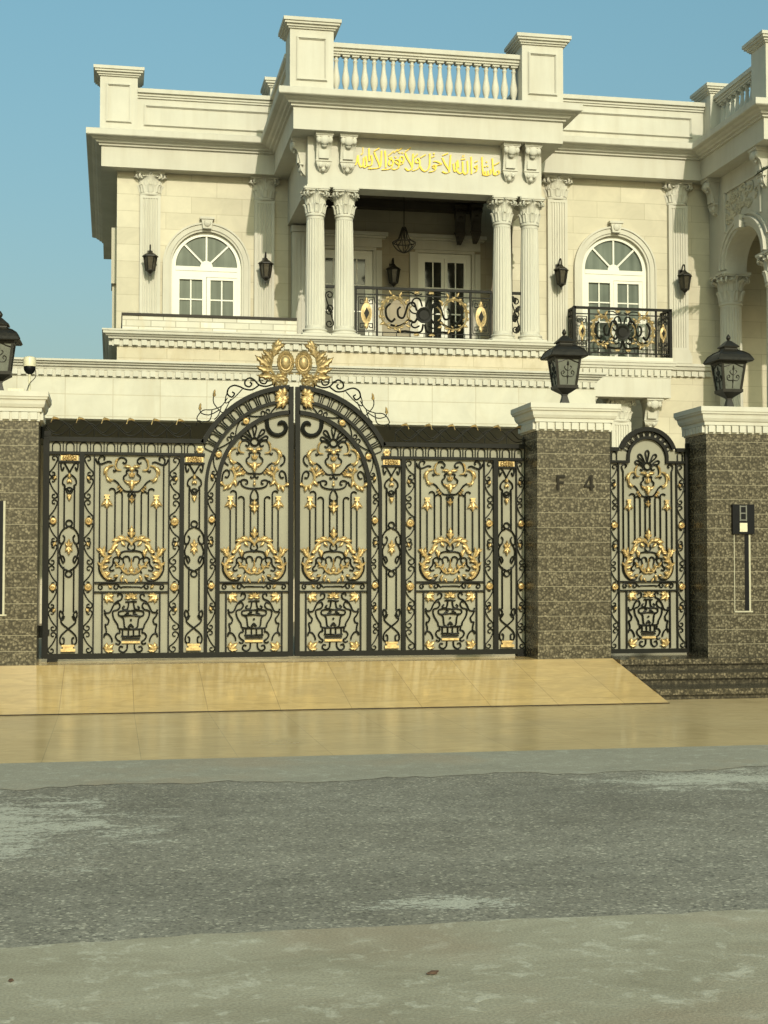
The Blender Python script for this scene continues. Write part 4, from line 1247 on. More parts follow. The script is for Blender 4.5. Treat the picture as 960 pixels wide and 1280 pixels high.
# hanging porch lantern
hx = at(505, 300, 26.3)
ch = thing('hanging_lantern', 'dark wire cage lantern hanging from the porch ceiling', 'lantern', (hx.x, 26.3, 8.0))
zt = at(505, 284, 26.3).z; zb = at(505, 316, 26.3).z; zm = at(505, 304, 26.3).z
s = MB(); s.tube3([(hx.x,26.3,8.0),(hx.x,26.3,zt-.01)], .010, 6); s.lathe([(.06,-.03),(.06,0)], hx.x, 26.3, 8.0, 12); s.build('chain', M['lamp_metal'], ch)
s = MB(); rm = .215
for k in range(10):
    q = k*2*PI/10
    pr = [(.03,zt),(.05,zt-.05),(.11,zm+.08),(rm,zm+.01),(rm*.92,zm-.05),(.12,zb+.05),(.02,zb)]
    s.tube3(spl([(hx.x+r*math.cos(q), 26.3+r*math.sin(q), z) for r, z in pr], 4), .009, 5)
for (r, z) in ((rm,zm+.01),(.05,zt-.05)):
    s.tube3([(hx.x+r*math.cos(2*PI*i/24), 26.3+r*math.sin(2*PI*i/24), z) for i in range(25)], .012, 5)
s.build('cage', M['lamp_metal'], ch)

# ------------------------------------------------------------------ wrought iron gates
GY = 14.70
GXC = at(367.5, 700, GY).x
ZA = 1.751
TR = .0088
def both(f):
    for sx in (-1, 1): f(sx)
def u_band(s, u0, u1, z0, z1, n, y=GY):
    st = (u1-u0)/n
    for i in range(n):
        c = u0+st*(i+.5); r = st*.29; zc = z1-r-.006
        s.tube([(c-r,z0)]+[(c-r*math.cos(PI*k/10), zc+r*math.sin(PI*k/10)) for k in range(11)]+[(c+r,z0)], .0058, y, 5)
        if i: s.tube([(u0+st*i,z0),(u0+st*i,z1)], .005, y, 5)
def u_band_arc(s, r0, r1, a0, a1, n, zc, y=GY):
    st = (a1-a0)/n; rm = (r0+r1)/2
    for i in range(n):
        am = a0+st*(i+.5); h = st*.29
        rr = h*rm; rc = r1-rr-.004
        pts = [(r0, am-h)]+[(rc+rr*math.sin(PI*k/10), am-h*math.cos(PI*k/10)) for k in range(11)]+[(r0, am+h)]
        s.tube([(r*math.cos(a), zc+r*math.sin(a)) for r, a in pts], .0058, y, 5)
        if i:
            a = a0+st*i; s.tube([(r0*math.cos(a), zc+r0*math.sin(a)), (r1*math.cos(a), zc+r1*math.sin(a))], .006, y, 5)
def scroll_band(T, parent, u0, u1, z0, z1, flip=1, n=8, roses=(3, 6), path=None):
    """stack of S scrolls between two bars, with gilt rosettes at some joints"""
    s = MB(T); w = u1-u0; c = (u0+u1)/2; h = (z1-z0)/n
    pth = path or (lambda a, t: (c+a, z0+(z1-z0)*t))
    rr = w*.40
    for i in range(n):
        f = flip*(1 if i % 2 == 0 else -1)
        A = (c+f*w*.09, z0+h*i+rr*1.0); B = (c-f*w*.09, z0+h*(i+1)-rr*1.0)
        pts = scroll(A, B, rr, rr, f, -f, .95, .95, f*w*.10)
        if path: pts = [pth(p[0]-c, (p[1]-z0)/(z1-z0)) for p in pts]
        s.tube(pts, TR*.72, GY, 5)
        if i % 3 == 1:
            q = ring((c, z0+h*(i+1)), rr*.55, 12)
            if path: q = [pth(p[0]-c, (p[1]-z0)/(z1-z0)) for p in q]
            s.tube(q, .006, GY, 5, closed=True)
    o = s.build('scroll_band', M['black_iron'], parent, 50)
    for i in range(1, n):
        if i not in roses and i % 3 != 2: continue
        p = pth(0, i/n)
        g = MB(T)
        if i in roses:
            g.disc([(.001,.004),(w*.40,.004),(w*.42,.010),(w*.34,.018),(w*.28,.012),(w*.18,.014),(w*.12,.024),(.001,.028)], p[0], p[1], GY-.006, 20, lobes=10, amp=.05)
        else:
            g.leaf(p[0]-w*.05, p[1]-.028, PI/2+flip*.5, .048, .036, GY-.008, 0, .012, 2, 6)
        g.build('rosette', M['gold'], o, 50)
    return o
HX = .000854
def crown(T, parent, uc, off=0.0, palm=True, low=True, k=1.0):
    s = MB(T); g = MB(T); lf_ = g.leaf
    g.leaf = lambda x, z, a, L, W, *r: lf_(x, z, a, L*.95, W*.8, *r)
    def h(cx, cy, sx=1): return (uc+sx*(cx-460)*HX*k, 2.489-cy*HX+off)
    if palm:
        s.tube(ring(h(460,312), .040, 16), .011, GY, 6, closed=True)
        for q, L in ((20,.10),(52,.115),(90,.125),(128,.115),(160,.10)):
            c0 = h(460,312); a = R(q)
            pts = [(c0[0]+.045*math.cos(a), c0[1]+.045*math.sin(a))]
            for (t, w) in ((.5,.014),(.8,.020),(.95,.012),(1.0,0),(.95,-.012),(.8,-.020),(.5,-.014)):
                d = .045+L*t
                pts.append((c0[0]+d*math.cos(a)-w*math.sin(a), c0[1]+d*math.sin(a)+w*math.cos(a)))
            pts.append(pts[0]); s.tube(spl(pts, 3), .0085, GY, 5)
    for sx in (-1, 1):
        H = lambda a, b: h(a, b, sx)
        s.tube(spl([H(350,350),H(378,365),H(398,335),H(370,300),H(320,298),H(285,340),H(278,410),H(300,440)], 5), TR, GY, 5)
        g.tube(spl([H(300,305),H(275,350),H(268,400),H(290,438),H(340,445)], 5), .010, GY-.010, 6, None, .5)
        g.leaf(*H(268,360), (R(110) if sx < 0 else R(70)), .05, .03, GY-.012)
        s.tube(spl([H(430,440),H(395,450),H(400,485),H(362,525),H(380,575),H(425,590)], 5), TR, GY, 5)
        g.leaf(*H(450,405), (R(168) if sx > 0 else R(12)), .085, .045, GY-.012, .3*sx)
        g.leaf(*H(455,600), (R(170) if sx > 0 else R(10)), .085, .045, GY-.014, -.5*sx)
        g.leaf(*H(455,530), (R(120) if sx > 0 else R(60)), .06, .035, GY-.014)
        g.tube(spl([H(250,388),H(195,400),H(165,450),H(168,515),H(200,555),H(245,560)], 5), .013, GY-.010, 6, None, .6)
        g.leaf(*H(190,405), (R(215) if sx > 0 else R(-35)), .10, .05, GY-.014, .9*sx)
        g.leaf(*H(170,520), (R(285) if sx > 0 else R(255)), .08, .045, GY-.014, .9*sx)
        s.tube(spl([H(245,560),H(290,590),H(335,650),H(385,692),H(460,692)], 5), TR, GY, 5)
        s.tube(spl([H(245,440),H(255,462),H(285,440)], 5), TR, GY, 5)
        for (a, b) in ((318,630),(335,655),(352,672)): g.leaf(*H(a,b), (R(225) if sx > 0 else R(-45)), .04, .03, GY-.012)
        s.tube(spl([H(460,700),H(475,740),H(500,745),H(502,725)], 4), TR, GY, 5)
        if low:
            g.tube(spl([H(160,640),H(205,655),H(228,715),H(215,780),H(170,830),H(110,845),H(80,815)], 5), .014, GY-.010, 6, None, .6)
            for (a, b, an, L) in ((225,700,10,.11),(228,720,35,.10),(215,770,300,.08),(180,820,250,.07),(130,845,240,.06),(90,830,150,.06),(235,660,60,.07),(205,655,100,.05)):
                g.leaf(*H(a,b), (R(an) if sx < 0 else R(180-an)) if False else (R(180-an) if sx < 0 else R(an)), L, .05, GY-.014, .5)
            s.tube(spl([H(70,840),H(85,700),H(130,655),H(160,690),H(140,740),H(105,735)], 5), TR, GY, 5)
            s.tube(spl([H(150,600),H(105,560),H(95,500),H(125,465),H(150,490)], 5), TR, GY, 5)
            s.tube(spl([H(460,872),H(380,868),H(318,840),H(300,785),H(335,768),H(372,780),H(375,812),H(350,818)], 5), TR, GY, 5)
            s.tube(spl([H(300,785),H(275,790),H(262,825),H(240,815)], 4), TR, GY, 5)
    g.leaf(*h(460,520), PI/2, .06, .045, GY-.018); g.leaf(*h(460,560), -PI/2, .115, .07, GY-.018, 0, .02)
    g.ball((h(460,430)[0], GY-.014, h(460,430)[1]), .020, 1.3, .6, 1); g.ball((h(460,575)[0], GY-.02, h(460,575)[1]), .018, 1.6, .6, .8)
    if low:
        g.ball((h(460,820)[0], GY-.012, h(460,820)[1]), .017, 1, .7, 1); g.ball((h(460,785)[0], GY-.012, h(460,785)[1]), .011, 1, .7, 1)
    o = s.build('crown_scrolls', M['black_iron'], parent, 50)
    g.build('gilded_leaves', M['gold'], o, 50)
def tassel(T, parent, u, z, k=1.0):
    g = MB(T)
    g.box(u-.028*k, u+.028*k, GY-.022, GY+.004, z-.012, z); g.box(u-.019*k, u+.019*k, GY-.018, GY+.004, z-.034, z-.012)
    g.box(u-.025*k, u+.025*k, GY-.020, GY+.004, z-.042, z-.034)
    g.leaf(u, z-.04, -PI/2, .105*k, .062*k, GY-.010, 0, .018, 3)
    for sx in (-1, 1): g.leaf(u, z-.05, -PI/2+sx*.6, .085*k, .04*k, GY-.008, sx*.4)
    g.build('tassel', M['gold'], parent, 50)
def fleur(T, parent, u, z, k=1.0):
    g = MB(T)
    g.leaf(u, z, PI/2, .075*k, .05*k, GY-.012, 0, .018, 2); g.leaf(u, z+.01, -PI/2, .085*k, .055*k, GY-.012, 0, .018, 2)
    for sx in (-1, 1): g.leaf(u, z-.005, PI/2-sx*1.45, .06*k, .035*k, GY-.010, sx*.5)
    g.build('fleuron', M['gold'], parent, 50)
CXK = .001155
def cartouche(T, parent, uc, k=1.0):
    s = MB(T); g = MB(T); lf_ = g.leaf
    g.leaf = lambda x, z, a, L, W, *r: lf_(x, z, a, L*.92, W*.76, *r)
    def c(a, b, sx=1): return (uc+sx*(a-340)*CXK*k, 1.505-b*.001153)
    g.leaf(*c(340,235), PI/2, .135, .085, GY-.016, 0, .02, 3)
    for sx in (-1, 1):
        C_ = lambda a, b: c(a, b, sx)
        A = lambda d: R(d) if sx > 0 else R(180-d)
        g.leaf(*c(340,215), A(40), .06, .04, GY-.014)
        g.tube(spl([C_(345,300),C_(320,262),C_(275,245),C_(215,265),C_(180,310),C_(172,365)], 5), .013, GY-.010, 6, None, .5)
        for (a, b, d, L, w) in ((320,265,110,.07,.045),(285,245,150,.09,.06),(240,250,175,.09,.06),(225,290,200,.09,.065),(200,300,235,.09,.06),(190,340,185,.07,.05),(235,340,250,.08,.055),(210,330,290,.075,.05),(255,265,300,.07,.05),(180,360,170,.06,.05)):
            g.leaf(*C_(a,b), A(d), L, w, GY-.014, .5*sx)
        # side flames
        g.tube(spl([C_(60,330),C_(100,350),C_(118,410),C_(92,460),C_(85,510),C_(115,570),C_(150,600)], 5), .015, GY-.010, 6, None, .5)
        for (a, b, d, L, w) in ((110,400,125,.12,.06),(105,375,95,.09,.05),(120,420,40,.085,.05),(100,440,15,.08,.05),(95,470,80,.08,.05),(90,500,30,.08,.055),(98,540,10,.08,.05),(115,570,45,.075,.05),(90,480,150,.07,.04),(130,590,10,.07,.045),(80,350,160,.06,.04)):
            g.leaf(*C_(a,b), A(d), L, w, GY-.014, -.4*sx)
        s.tube(spl([C_(72,400),C_(62,470),C_(68,530),C_(105,585),C_(160,610),C_(205,600),C_(215,572),C_(190,560)], 5), TR, GY, 5)
        s.tube(spl([C_(340,352),C_(300,350),C_(255,362),C_(240,400),C_(262,420)], 5), TR, GY, 5)
        s.tube(spl([C_(345,350),C_(310,325),C_(320,285),C_(335,270)], 5), TR, GY, 5)
        s.tube(ring(C_(212,430), .030, 12), TR*.9, GY, 5, closed=True)
        s.tube(spl([C_(185,415),C_(180,470),C_(155,500),C_(165,522),C_(195,515)], 5), TR, GY, 5)
        s.tube(spl([C_(280,470),C_(270,420),C_(290,398),C_(318,405),C_(325,440)], 5), TR, GY, 5)
        s.tube(spl([C_(200,480),C_(235,475),C_(265,510),C_(250,545)], 5), TR, GY, 5)
        s.tube([C_(150,370),C_(135,420),C_(150,455)], TR, GY, 5)
        g.tube(spl([C_(205,490),C_(245,485),C_(275,525),C_(310,545),C_(340,540)], 5), .010, GY-.010, 6, None, .4)
        for (a, b, d) in ((225,480,120),(260,505,70),(300,540,100),(270,560,240),(250,575,280),(230,560,200),(285,590,300),(320,520,60)):
            g.leaf(*C_(a,b), A(d), .062, .042, GY-.013)
    g.leaf(*c(340,500), PI/2, .12, .03, GY-.014, 0, .014, 1); g.ball((c(340,520)[0], GY-.014, c(340,520)[1]), .02, 1.2, .6, 1)
    o = s.build('cartouche', M['black_iron'], parent, 50)
    g.build('gilded_leaves', M['gold'], o, 50)
def lock_rail(T, parent, uc, hw):
    s = MB(T); g = MB(T); z0, z1 = .700, .778; zm = (z0+z1)/2
    for sx in (-1, 1):
        s.tube(scroll((uc+sx*(hw-.05), zm+.0), (uc+sx*.155, zm+.004), .028, .030, sx, sx, 1.0, 1.0, 0), .0075, GY, 5)
        s.tube(spl([(uc+sx*.13,zm+.02),(uc+sx*.10,zm-.005),(uc+sx*.08,zm+.002),(uc,zm+.002)], 4), .0075, GY, 5)
        g.leaf(uc+sx*.19, zm-.01, R(40) if sx > 0 else R(140), .05, .035, GY-.010)
    o = s.build('lock_rail', M['black_iron'], parent, 50); g.build('gilded_leaves', M['gold'], o, 50)
def vase_panel(T, parent, uc, k=1.0):
    s = MB(T); g = MB(T)
    def c(a, b, sx=1): return (uc+sx*(a-340)*CXK*k, 1.505-b*.001153)
    for sx in (-1, 1):
        C_ = lambda a, b: c(a, b, sx); A = lambda d: R(d) if sx > 0 else R(180-d)
        L = lambda *p: s.tube(spl([C_(*q) for q in p], 5), TR, GY, 5)
        L((225,745),(235,722),(262,735),(255,770),(215,790),(185,830),(160,880),(125,885),(112,860))
        L((205,810),(230,800),(245,830),(225,860),(185,875),(190,930),(225,990),(240,1025),(340,1030))
        L((112,885),(128,920),(150,950),(140,985),(120,990),(128,1030),(128,1060),(112,1090))
        L((112,1100),(118,1070),(150,1075),(175,1110),(180,1140))
        L((340,870),(280,868),(235,880),(245,915),(340,910)); L((250,915),(275,940),(285,1010),(310,1028))
        L((340,790),(290,792)); L((320,795),(310,850),(285,860),(268,845),(285,828))
        L((240,1035),(245,1060),(225,1065),(208,1090),(222,1120),(248,1140),(235,1160),(208,1150))
        L((268,1035),(268,1090)); L((318,1035),(318,1090)); L((340,1092),(255,1090))
        L((310,1160),(305,1205),(275,1228),(242,1210),(250,1180),(275,1185))
        L((285,905),(320,890),(300,878)); L((340,1000),(318,1012),(340,985))
        s.box(min(c(340,0)[0], C_(262,0)[0]), max(c(340,0)[0], C_(262,0)[0]), GY-.014, GY+.010, c(0,1118)[1], c(0,1104)[1])
        g.box(min(c(340,0)[0], C_(262,0)[0]), max(c(340,0)[0], C_(262,0)[0]), GY-.014, GY+.006, c(0,1152)[1], c(0,1134)[1])
        for (a, b, d0) in ((125,735,-40),(125,1215,40)):
            for dd, L_ in ((0,.11),(40,.085),(-40,.085)): g.leaf(*C_(a,b), A(d0+dd), L_, .055, GY-.012, 0, .016, 3)
        for d0, L_ in ((75,.05),(30,.07),(-5,.07)): g.leaf(*c(340,755), A(d0), L_, .035, GY-.012)
        g.leaf(*c(340,905), A(200), .05, .03, GY-.012) if False else None
    s.ball((c(340,950)[0], GY-.006, c(340,950)[1]), .012, 1, .5, 1)
    o = s.build('vase', M['black_iron'], parent, 50); g.build('gilded_leaves', M['gold'], o, 50)
def narrow_panel(T, parent, u0, u1):
    s = MB(T); g = MB(T); c = (u0+u1)/2; w = (u1-u0)/2
    g.box(c-w*.86, c+w*.86, GY-.004, GY+.006, 2.005, 2.055)
    for i in range(5):
        g.leaf(c+w*(-.7+.35*i), 2.03, R(90+(i-2)*35), .04, .035, GY-.008); g.leaf(c+w*(-.7+.35*i), 2.03, R(-90-(i-2)*30), .03, .03, GY-.008)
    def Z(cy): return 1.993-(cy-270)*.002935
    for sx in (-1, 1):
        P_ = lambda a, b: (c+sx*a*w, Z(b))
        L = lambda *p: s.tube(spl([P_(*q) for q in p], 5), TR, GY, 5)
        L((.55,288),(.72,300),(.85,280),(.62,272),(.25,290),(0,310),(.3,318),(.62,330),(.66,345),(.45,352),(.5,365))
        L((.5,360),(.2,366),(.0,372)); s.tube(ring(P_(.0,368), .03, 12), TR*.8, GY, 5, closed=True) if sx > 0 else None
        s.tube([P_(.5,355), P_(.5,500)], TR, GY, 5); s.tube([P_(.5,628), P_(.5,780)], TR, GY, 5)
        L((.12,492),(.55,500),(.9,520),(.92,545),(.6,548),(.42,530),(.6,520))
        L((.62,545),(.92,575),(.62,612)); L((.12,640),(.55,632),(.9,615),(.92,596),(.6,592),(.42,606),(.6,616))
        L((.38,795),(.6,808),(.85,795),(.8,778),(.5,790),(.72,815),(0,838)); L((0,838),(.72,862),(.78,885),(.45,890),(.4,872),(.6,868))
    s.tube(ring((c, Z(480)), .030, 14), TR, GY, 5, closed=True); s.tube(ring((c, Z(652)), .030, 14), TR, GY, 5, closed=True)
    for (z, q, L) in ((555,90,.07),(560,50,.06),(560,130,.06),(560,-50,.06),(560,-130,.06),(565,-90,.07),(325,90,.05),(330,-60,.045),(330,-120,.045),(385,-90,.055),(382,-50,.035),(382,-130,.035)):
        g.leaf(c, Z(z), R(q), L, .036, GY-.012)
    z = Z(903)
    g.box(c-w*.62, c+w*.62, GY-.024, GY+.004, z+.012, z+.032); g.box(c-w*.5, c+w*.5, GY-.016, GY+.004, z-.008, z+.012); g.box(c-w*.72, c+w*.72, GY-.028, GY+.004, z-.036, z-.008)
    o = s.build('narrow_panel', M['black_iron'], parent, 50); g.build('gilded_leaves', M['gold'], o, 50)
def rods(T, parent, spec):
    for (u, zb, zt, hook) in spec:
        s = MB(T)
        pts = [(u, zb), (u, zt)]
        if hook: pts = [(u, zb), (u, zt-.03)]+[(u+hook*.03-hook*.03*math.cos(PI*i/8), zt-.03+.03*math.sin(PI*i/8)) for i in range(1, 8)]
        s.tube(pts, TR*.95, GY, 6)
        s.build('rod', M['black_iron'], parent, 60)

def gate_leaf(sg, label):
    t = thing('gate_leaf', label, 'gate', (GXC+sg*2.49, GY, 0), 'leaves of the main gate')
    T = lambda p: (GXC+sg*p[0], p[1], p[2])
    a0 = math.asin((2.20-ZA)/1.04)
    y0, y1 = GY-.03, GY+.03
    f = MB(T)
    f.box(.010, .058, y0, y1, .03, 2.795); f.box(2.455, 2.515, y0, y1, .03, 2.24)
    f.box(.058, 2.455, y0, y1, .025, .078)
    f.box(.93, 2.455, y0, y1, 2.195, 2.24); f.box(.915, 2.455, y0+.008, y1-.008, 2.066, 2.094)
    f.arcband(0, ZA, 1.015, 1.062, a0, PI/2-.05, y0, y1, 36)
    for (r0, r1, yy) in ((.884,.916,.006),(.760,.802,.0)):
        f.arcband(0, ZA, r0, r1, 0, PI/2-.06, y0+yy, y1-yy, 36); f.box(r0, r1, y0+yy, y1-yy, .078, ZA)
    for (u0, u1) in ((2.358,2.372),(2.008,2.022),(1.266,1.280)): f.box(u0, u1, y0+.016, y1-.016, .078, 2.066)
    for (u0, u1) in ((2.112,2.160),(1.122,1.166)): f.box(u0, u1, y0+.004, y1-.004, .078, 2.066)
    for (u0, u1) in ((1.280,2.008),(.058,.760)):
        for z in (.690, .785): f.box(u0, u1, y0+.014, y1-.014, z-.008, z+.008)
        c = (u0+u1)/2
        for sx in (-1, 1): f.box(c+sx*.285-.008, c+sx*.285+.008, y0+.018, y1-.018, .078, .682)
    for (u0, u1) in ((2.160,2.358),(.916,1.122)): f.box(u0, u1, y0+.018, y1-.018, 1.985, 2.0)
    f.build('frame', M['black_iron'], t)
    sh = MB(T); n = 30
    pts = [(.012,.05),(2.46,.05),(2.46,2.21),(1.0,2.21)]+[(1.04*math.cos(a0+(PI/2-.012-a0)*i/n), ZA+1.04*math.sin(a0+(PI/2-.012-a0)*i/n)) for i in range(n+1)]
    sh.prism(pts, GY+.020, GY+.024); sh.build('back_sheet', M['sheet'], t)
    # infill bands
    s = MB(T); u_band(s, .985, 2.455, 2.094, 2.195, 11); s.build('picket_band', M['black_iron'], t, 50)
    s = MB(T); u_band_arc(s, .916, 1.015, R(22), PI/2-.07, 10, ZA); s.build('picket_band', M['black_iron'], t, 50)
    scroll_band(T, t, 2.372, 2.455, .08, 2.06, 1, 9, (3, 6)); scroll_band(T, t, 2.022, 2.112, .08, 2.06, -1, 9, (3, 6))
    scroll_band(T, t, 1.166, 1.266, .08, 2.06, 1, 9, (3, 6))
    L1 = ZA-.08; L2 = .843*(PI/2-.1); LT = L1+L2
    def pth(a, q):
        d = q*LT
        if d <= L1: return (.843+a, .08+d)
        an = (d-L1)/.843
        return ((.843+a)*math.cos(an), ZA+(.843+a)*math.sin(an))
    scroll_band(T, t, .802, .884, 0, LT, -1, 13, (3, 6, 9, 11), pth)
    g = MB(T)
    g.disc([(.001,.004),(.034,.004),(.037,.010),(.024,.016),(.014,.012),(.001,.026)], .965, 2.13, GY-.016, 20, lobes=6); g.build('rosette', M['gold'], t, 50)
    # big gilded leaf where the arch meets the centre stile
    g = MB(T)
    for q, L in ((250,.2),(225,.15),(275,.17),(200,.12),(300,.11),(90,.12),(130,.12),(165,.12)): g.leaf(.115, 2.70, R(180-q), L*.75, .085, GY-.02, .3, .025, 4)
    g.build('gilded_leaves', M['gold'], t, 50)
    # heavy C scroll at the top of the arched panel
    s = MB(T); h = lambda a, b: (.41-(a-460)*HX, 2.489-b*HX)
    s.tube(spl([h(612,-5),h(608,70),h(622,150),h(670,210),h(740,228),h(805,205),h(838,150),h(825,95),h(790,72),h(758,88)], 6), .024, GY, 6, .022, .0)
    s.tube(spl([h(790,72),h(765,72),h(748,92),h(756,104)], 5), .013, GY, 6); s.build('heavy_scroll', M['black_iron'], t, 50)
    # two large panels
    D, H = 1.644, .409
    crown(T, t, D, -.195, False, False); crown(T, t, H, 0, True, True)
    for c in (D, H):
        cartouche(T, t, c); lock_rail(T, t, c, .35); vase_panel(T, t, c)
        for sx in (-1, 1): tassel(T, t, c+sx*.245, 1.665)
    fleur(T, t, D, 1.62, .6); fleur(T, t, H, 1.56, 1.0)
    rods(T, t, [(D+sx*.317, 1.03, 1.97, 0) for sx in (-1, 1)]+[(D+sx*.245, 1.10, 1.60, 0) for sx in (-1, 1)]+[(D+sx*.165, 1.20, 1.73, sx) for sx in (-1, 1)]+[(D+sx*.095, 1.27, 1.70, sx) for sx in (-1, 1)]+[(D+sx*.028, 1.25, 1.70, 0) for sx in (-1, 1)])
    rods(T, t, [(H+sx*.245, 1.10, 1.60, 0) for sx in (-1, 1)]+[(H+sx*.185, 1.18, 1.72, sx) for sx in (-1, 1)]+[(H+sx*.105, 1.25, 1.66, sx) for sx in (-1, 1)]+[(H+sx*.038, 1.25, 1.66, 0) for sx in (-1, 1)])
    s = MB(T)
    s.tube(spl([(H-.038,1.64),(H-.034,1.69),(H,1.74),(H+.034,1.69),(H+.038,1.64),(H,1.62),(H-.038,1.64)], 4), TR, GY, 5)
    for sx in (-1, 1): s.tube(spl([(D+sx*.317,1.97),(D+sx*.33,2.02),(D+sx*.30,2.055),(D+sx*.27,2.04),(D+sx*.28,2.015)], 5)+[], TR, GY, 5)
    for sx in (-1, 1): s.tube(spl([(D+sx*.36,2.03),(D+sx*.34,1.985),(D+sx*.30,1.975),(D+sx*.235,2.0),(D+sx*.2,1.99)], 5), TR, GY, 5)
    s.build('corner_scrolls', M['black_iron'], t, 50)
    narrow_panel(T, t, 2.160, 2.358); narrow_panel(T, t, .916, 1.122)
    # waving wire and gilt buds along the top rail
    s = MB(T); U0, U1 = 1.06, 2.50; n = 90
    for ph in (0, PI):
        s.tube([(U0+(U1-U0)*i/n, 2.335+.075*math.sin(2*PI*6*i/n/2*1.0+ph)) for i in range(n+1)], .005, GY, 5)
    s.tube([(U0+(U1-U0)*i/n, 2.335+.045*math.sin(2*PI*6*i/n+.7)) for i in range(n+1)], .005, GY+.012, 5)
    for i in range(7): s.tube([(U0+(U1-U0)*i/6, 2.235), (U0+(U1-U0)*i/6, 2.335)], .005, GY, 5)
    w = s.build('wave_trim', M['black_iron'], t, 50)
    for i in range(6):
        u_ = U0+.10+(U1-U0-.2)*i/5
        g = MB(T); g.leaf(u_+.03, 2.425, PI-.25, .070, .040, GY-.004, .9, .02, 1, 8); g.tube([(u_+.03,2.425),(u_+.045,2.38)], .005, GY, 5); g.build('bud', M['gold'], w, 50)
    # crest of scrolls riding on the arch
    s = MB(T)
    def pol(a, r): return (r*math.cos(R(a)), ZA+r*math.sin(R(a)))
    def k7(a, b):
        p = at(230+a*.2917, 410+b*.2917, GY); return (GXC-p.x, p.z)
    for r_, pl in ((.0095, [(384,262),(388,222),(368,196),(343,192),(325,210),(328,233),(348,238),(356,222),(346,213)]),
                   (.0095, [(384,240),(352,250),(322,244),(304,226),(284,214),(264,224),(262,244),(280,252),(290,240),(282,232)]),
                   (.009, [(320,246),(292,264),(262,262),(240,252),(214,246),(192,258),(186,282),(204,296),(216,282),(206,274)]),
                   (.006, [(250,262),(215,298),(180,322),(178,300),(184,280)]), (.006, [(200,305),(170,360),(150,350),(128,322),(126,296),(134,280)]),
                   (.006, [(186,300),(160,335),(120,350),(84,352),(62,372),(56,392),(76,410)]), (.006, [(150,352),(110,372),(76,366),(68,350),(70,338)]),
                   (.006, [(120,350),(112,392),(84,402),(60,398),(52,420)]), (.006, [(160,335),(148,372),(130,392)])):
        s.tube(spl([k7(*q) for q in pl], 6), r_, GY, 6)
    cr = s.build('crest_scrolls', M['black_iron'], t, 50)
    for (a, r) in ((131,286),(70,344)):
        g = MB(T); p = k7(a, r); g.leaf(p[0], p[1]-.02, R(75), .075, .04, GY-.004, .7, .018, 1, 8); g.build('bud', M['gold'], cr, 50)
    # gilded medallion at the very top
    g = MB(T); mc = (.093, 3.045)
    g.disc([(.001,.0),(.092,.0),(.096,.012),(.086,.022),(.076,.016),(.070,.022),(.062,.012),(.055,.012),(.050,.024),(.030,.034),(.001,.038)], mc[0], mc[1], GY-.004, 44, .95, 1.30, 22, .04)
    g.tube(spl([(.15,2.83),(.20,2.90),(.245,2.98),(.235,3.06),(.22,3.14),(.185,3.22)], 6), .016, GY, 6, None, .3)
    for (u_, z, q, L, w_, b_) in ((.22,3.10,100,.20,.10,.6),(.235,3.07,60,.15,.075,-.5),(.215,3.15,120,.15,.08,.9),(.20,3.19,150,.10,.06,.6),(.20,3.17,95,.13,.08,.5),(.25,3.02,40,.15,.06,.4),(.245,3.0,25,.20,.085,.35),(.24,3.03,55,.12,.06,-.3),(.235,2.96,0,.17,.08,.5),(.215,2.91,-15,.18,.075,.5),(.20,2.90,165,.12,.06,.3),(.18,2.87,10,.10,.06,.4),(.17,2.88,175,.12,.06,.6),(.12,2.85,100,.10,.06,.8),(.20,2.88,-60,.08,.05,-.5)):
        g.leaf(u_, z, R(q), L, w_, GY-.006, b_, .024, 4)
    for c_ in ((.10,2.845),(.155,2.84)):
        g.tube(spiral(c_, .042, R(100), 1.2, -1), .013, GY-.004, 6)
    g.tube(spl([(.012,2.93),(.04,2.935),(.06,2.92)], 4), .009, GY, 6)
    g.tube([(.11,2.80),(.12,2.95)], .012, GY+.004, 6); g.tube([(.19,2.79),(.20,2.9)], .012, GY+.004, 6)
    g.build('medallion', M['old_gold'], t, 50)
    # hinges to the pillar, ground bolt
    for z in (2.275, .30):
        s = MB(T); s.box(2.44, 2.56, GY-.022, GY+.022, z-.03, z+.02); s.tube3([(2.525,GY-.03,z-.06),(2.525,GY-.03,z+.06)], .018, 8)
        s.build('hinge', M['black_iron'], t)
    s = MB(T); s.box(2.36, 2.46, GY-.05, GY+.05, .002, .026); s.build('roller_shoe', M['black_iron'], t)
    return t
gate_leaf(-1, 'left leaf of the main gate, black wrought iron with gilded leaves and half arch')
gate_leaf(1, 'right leaf of the main gate, next to the numbered pillar, black wrought iron with gilding')

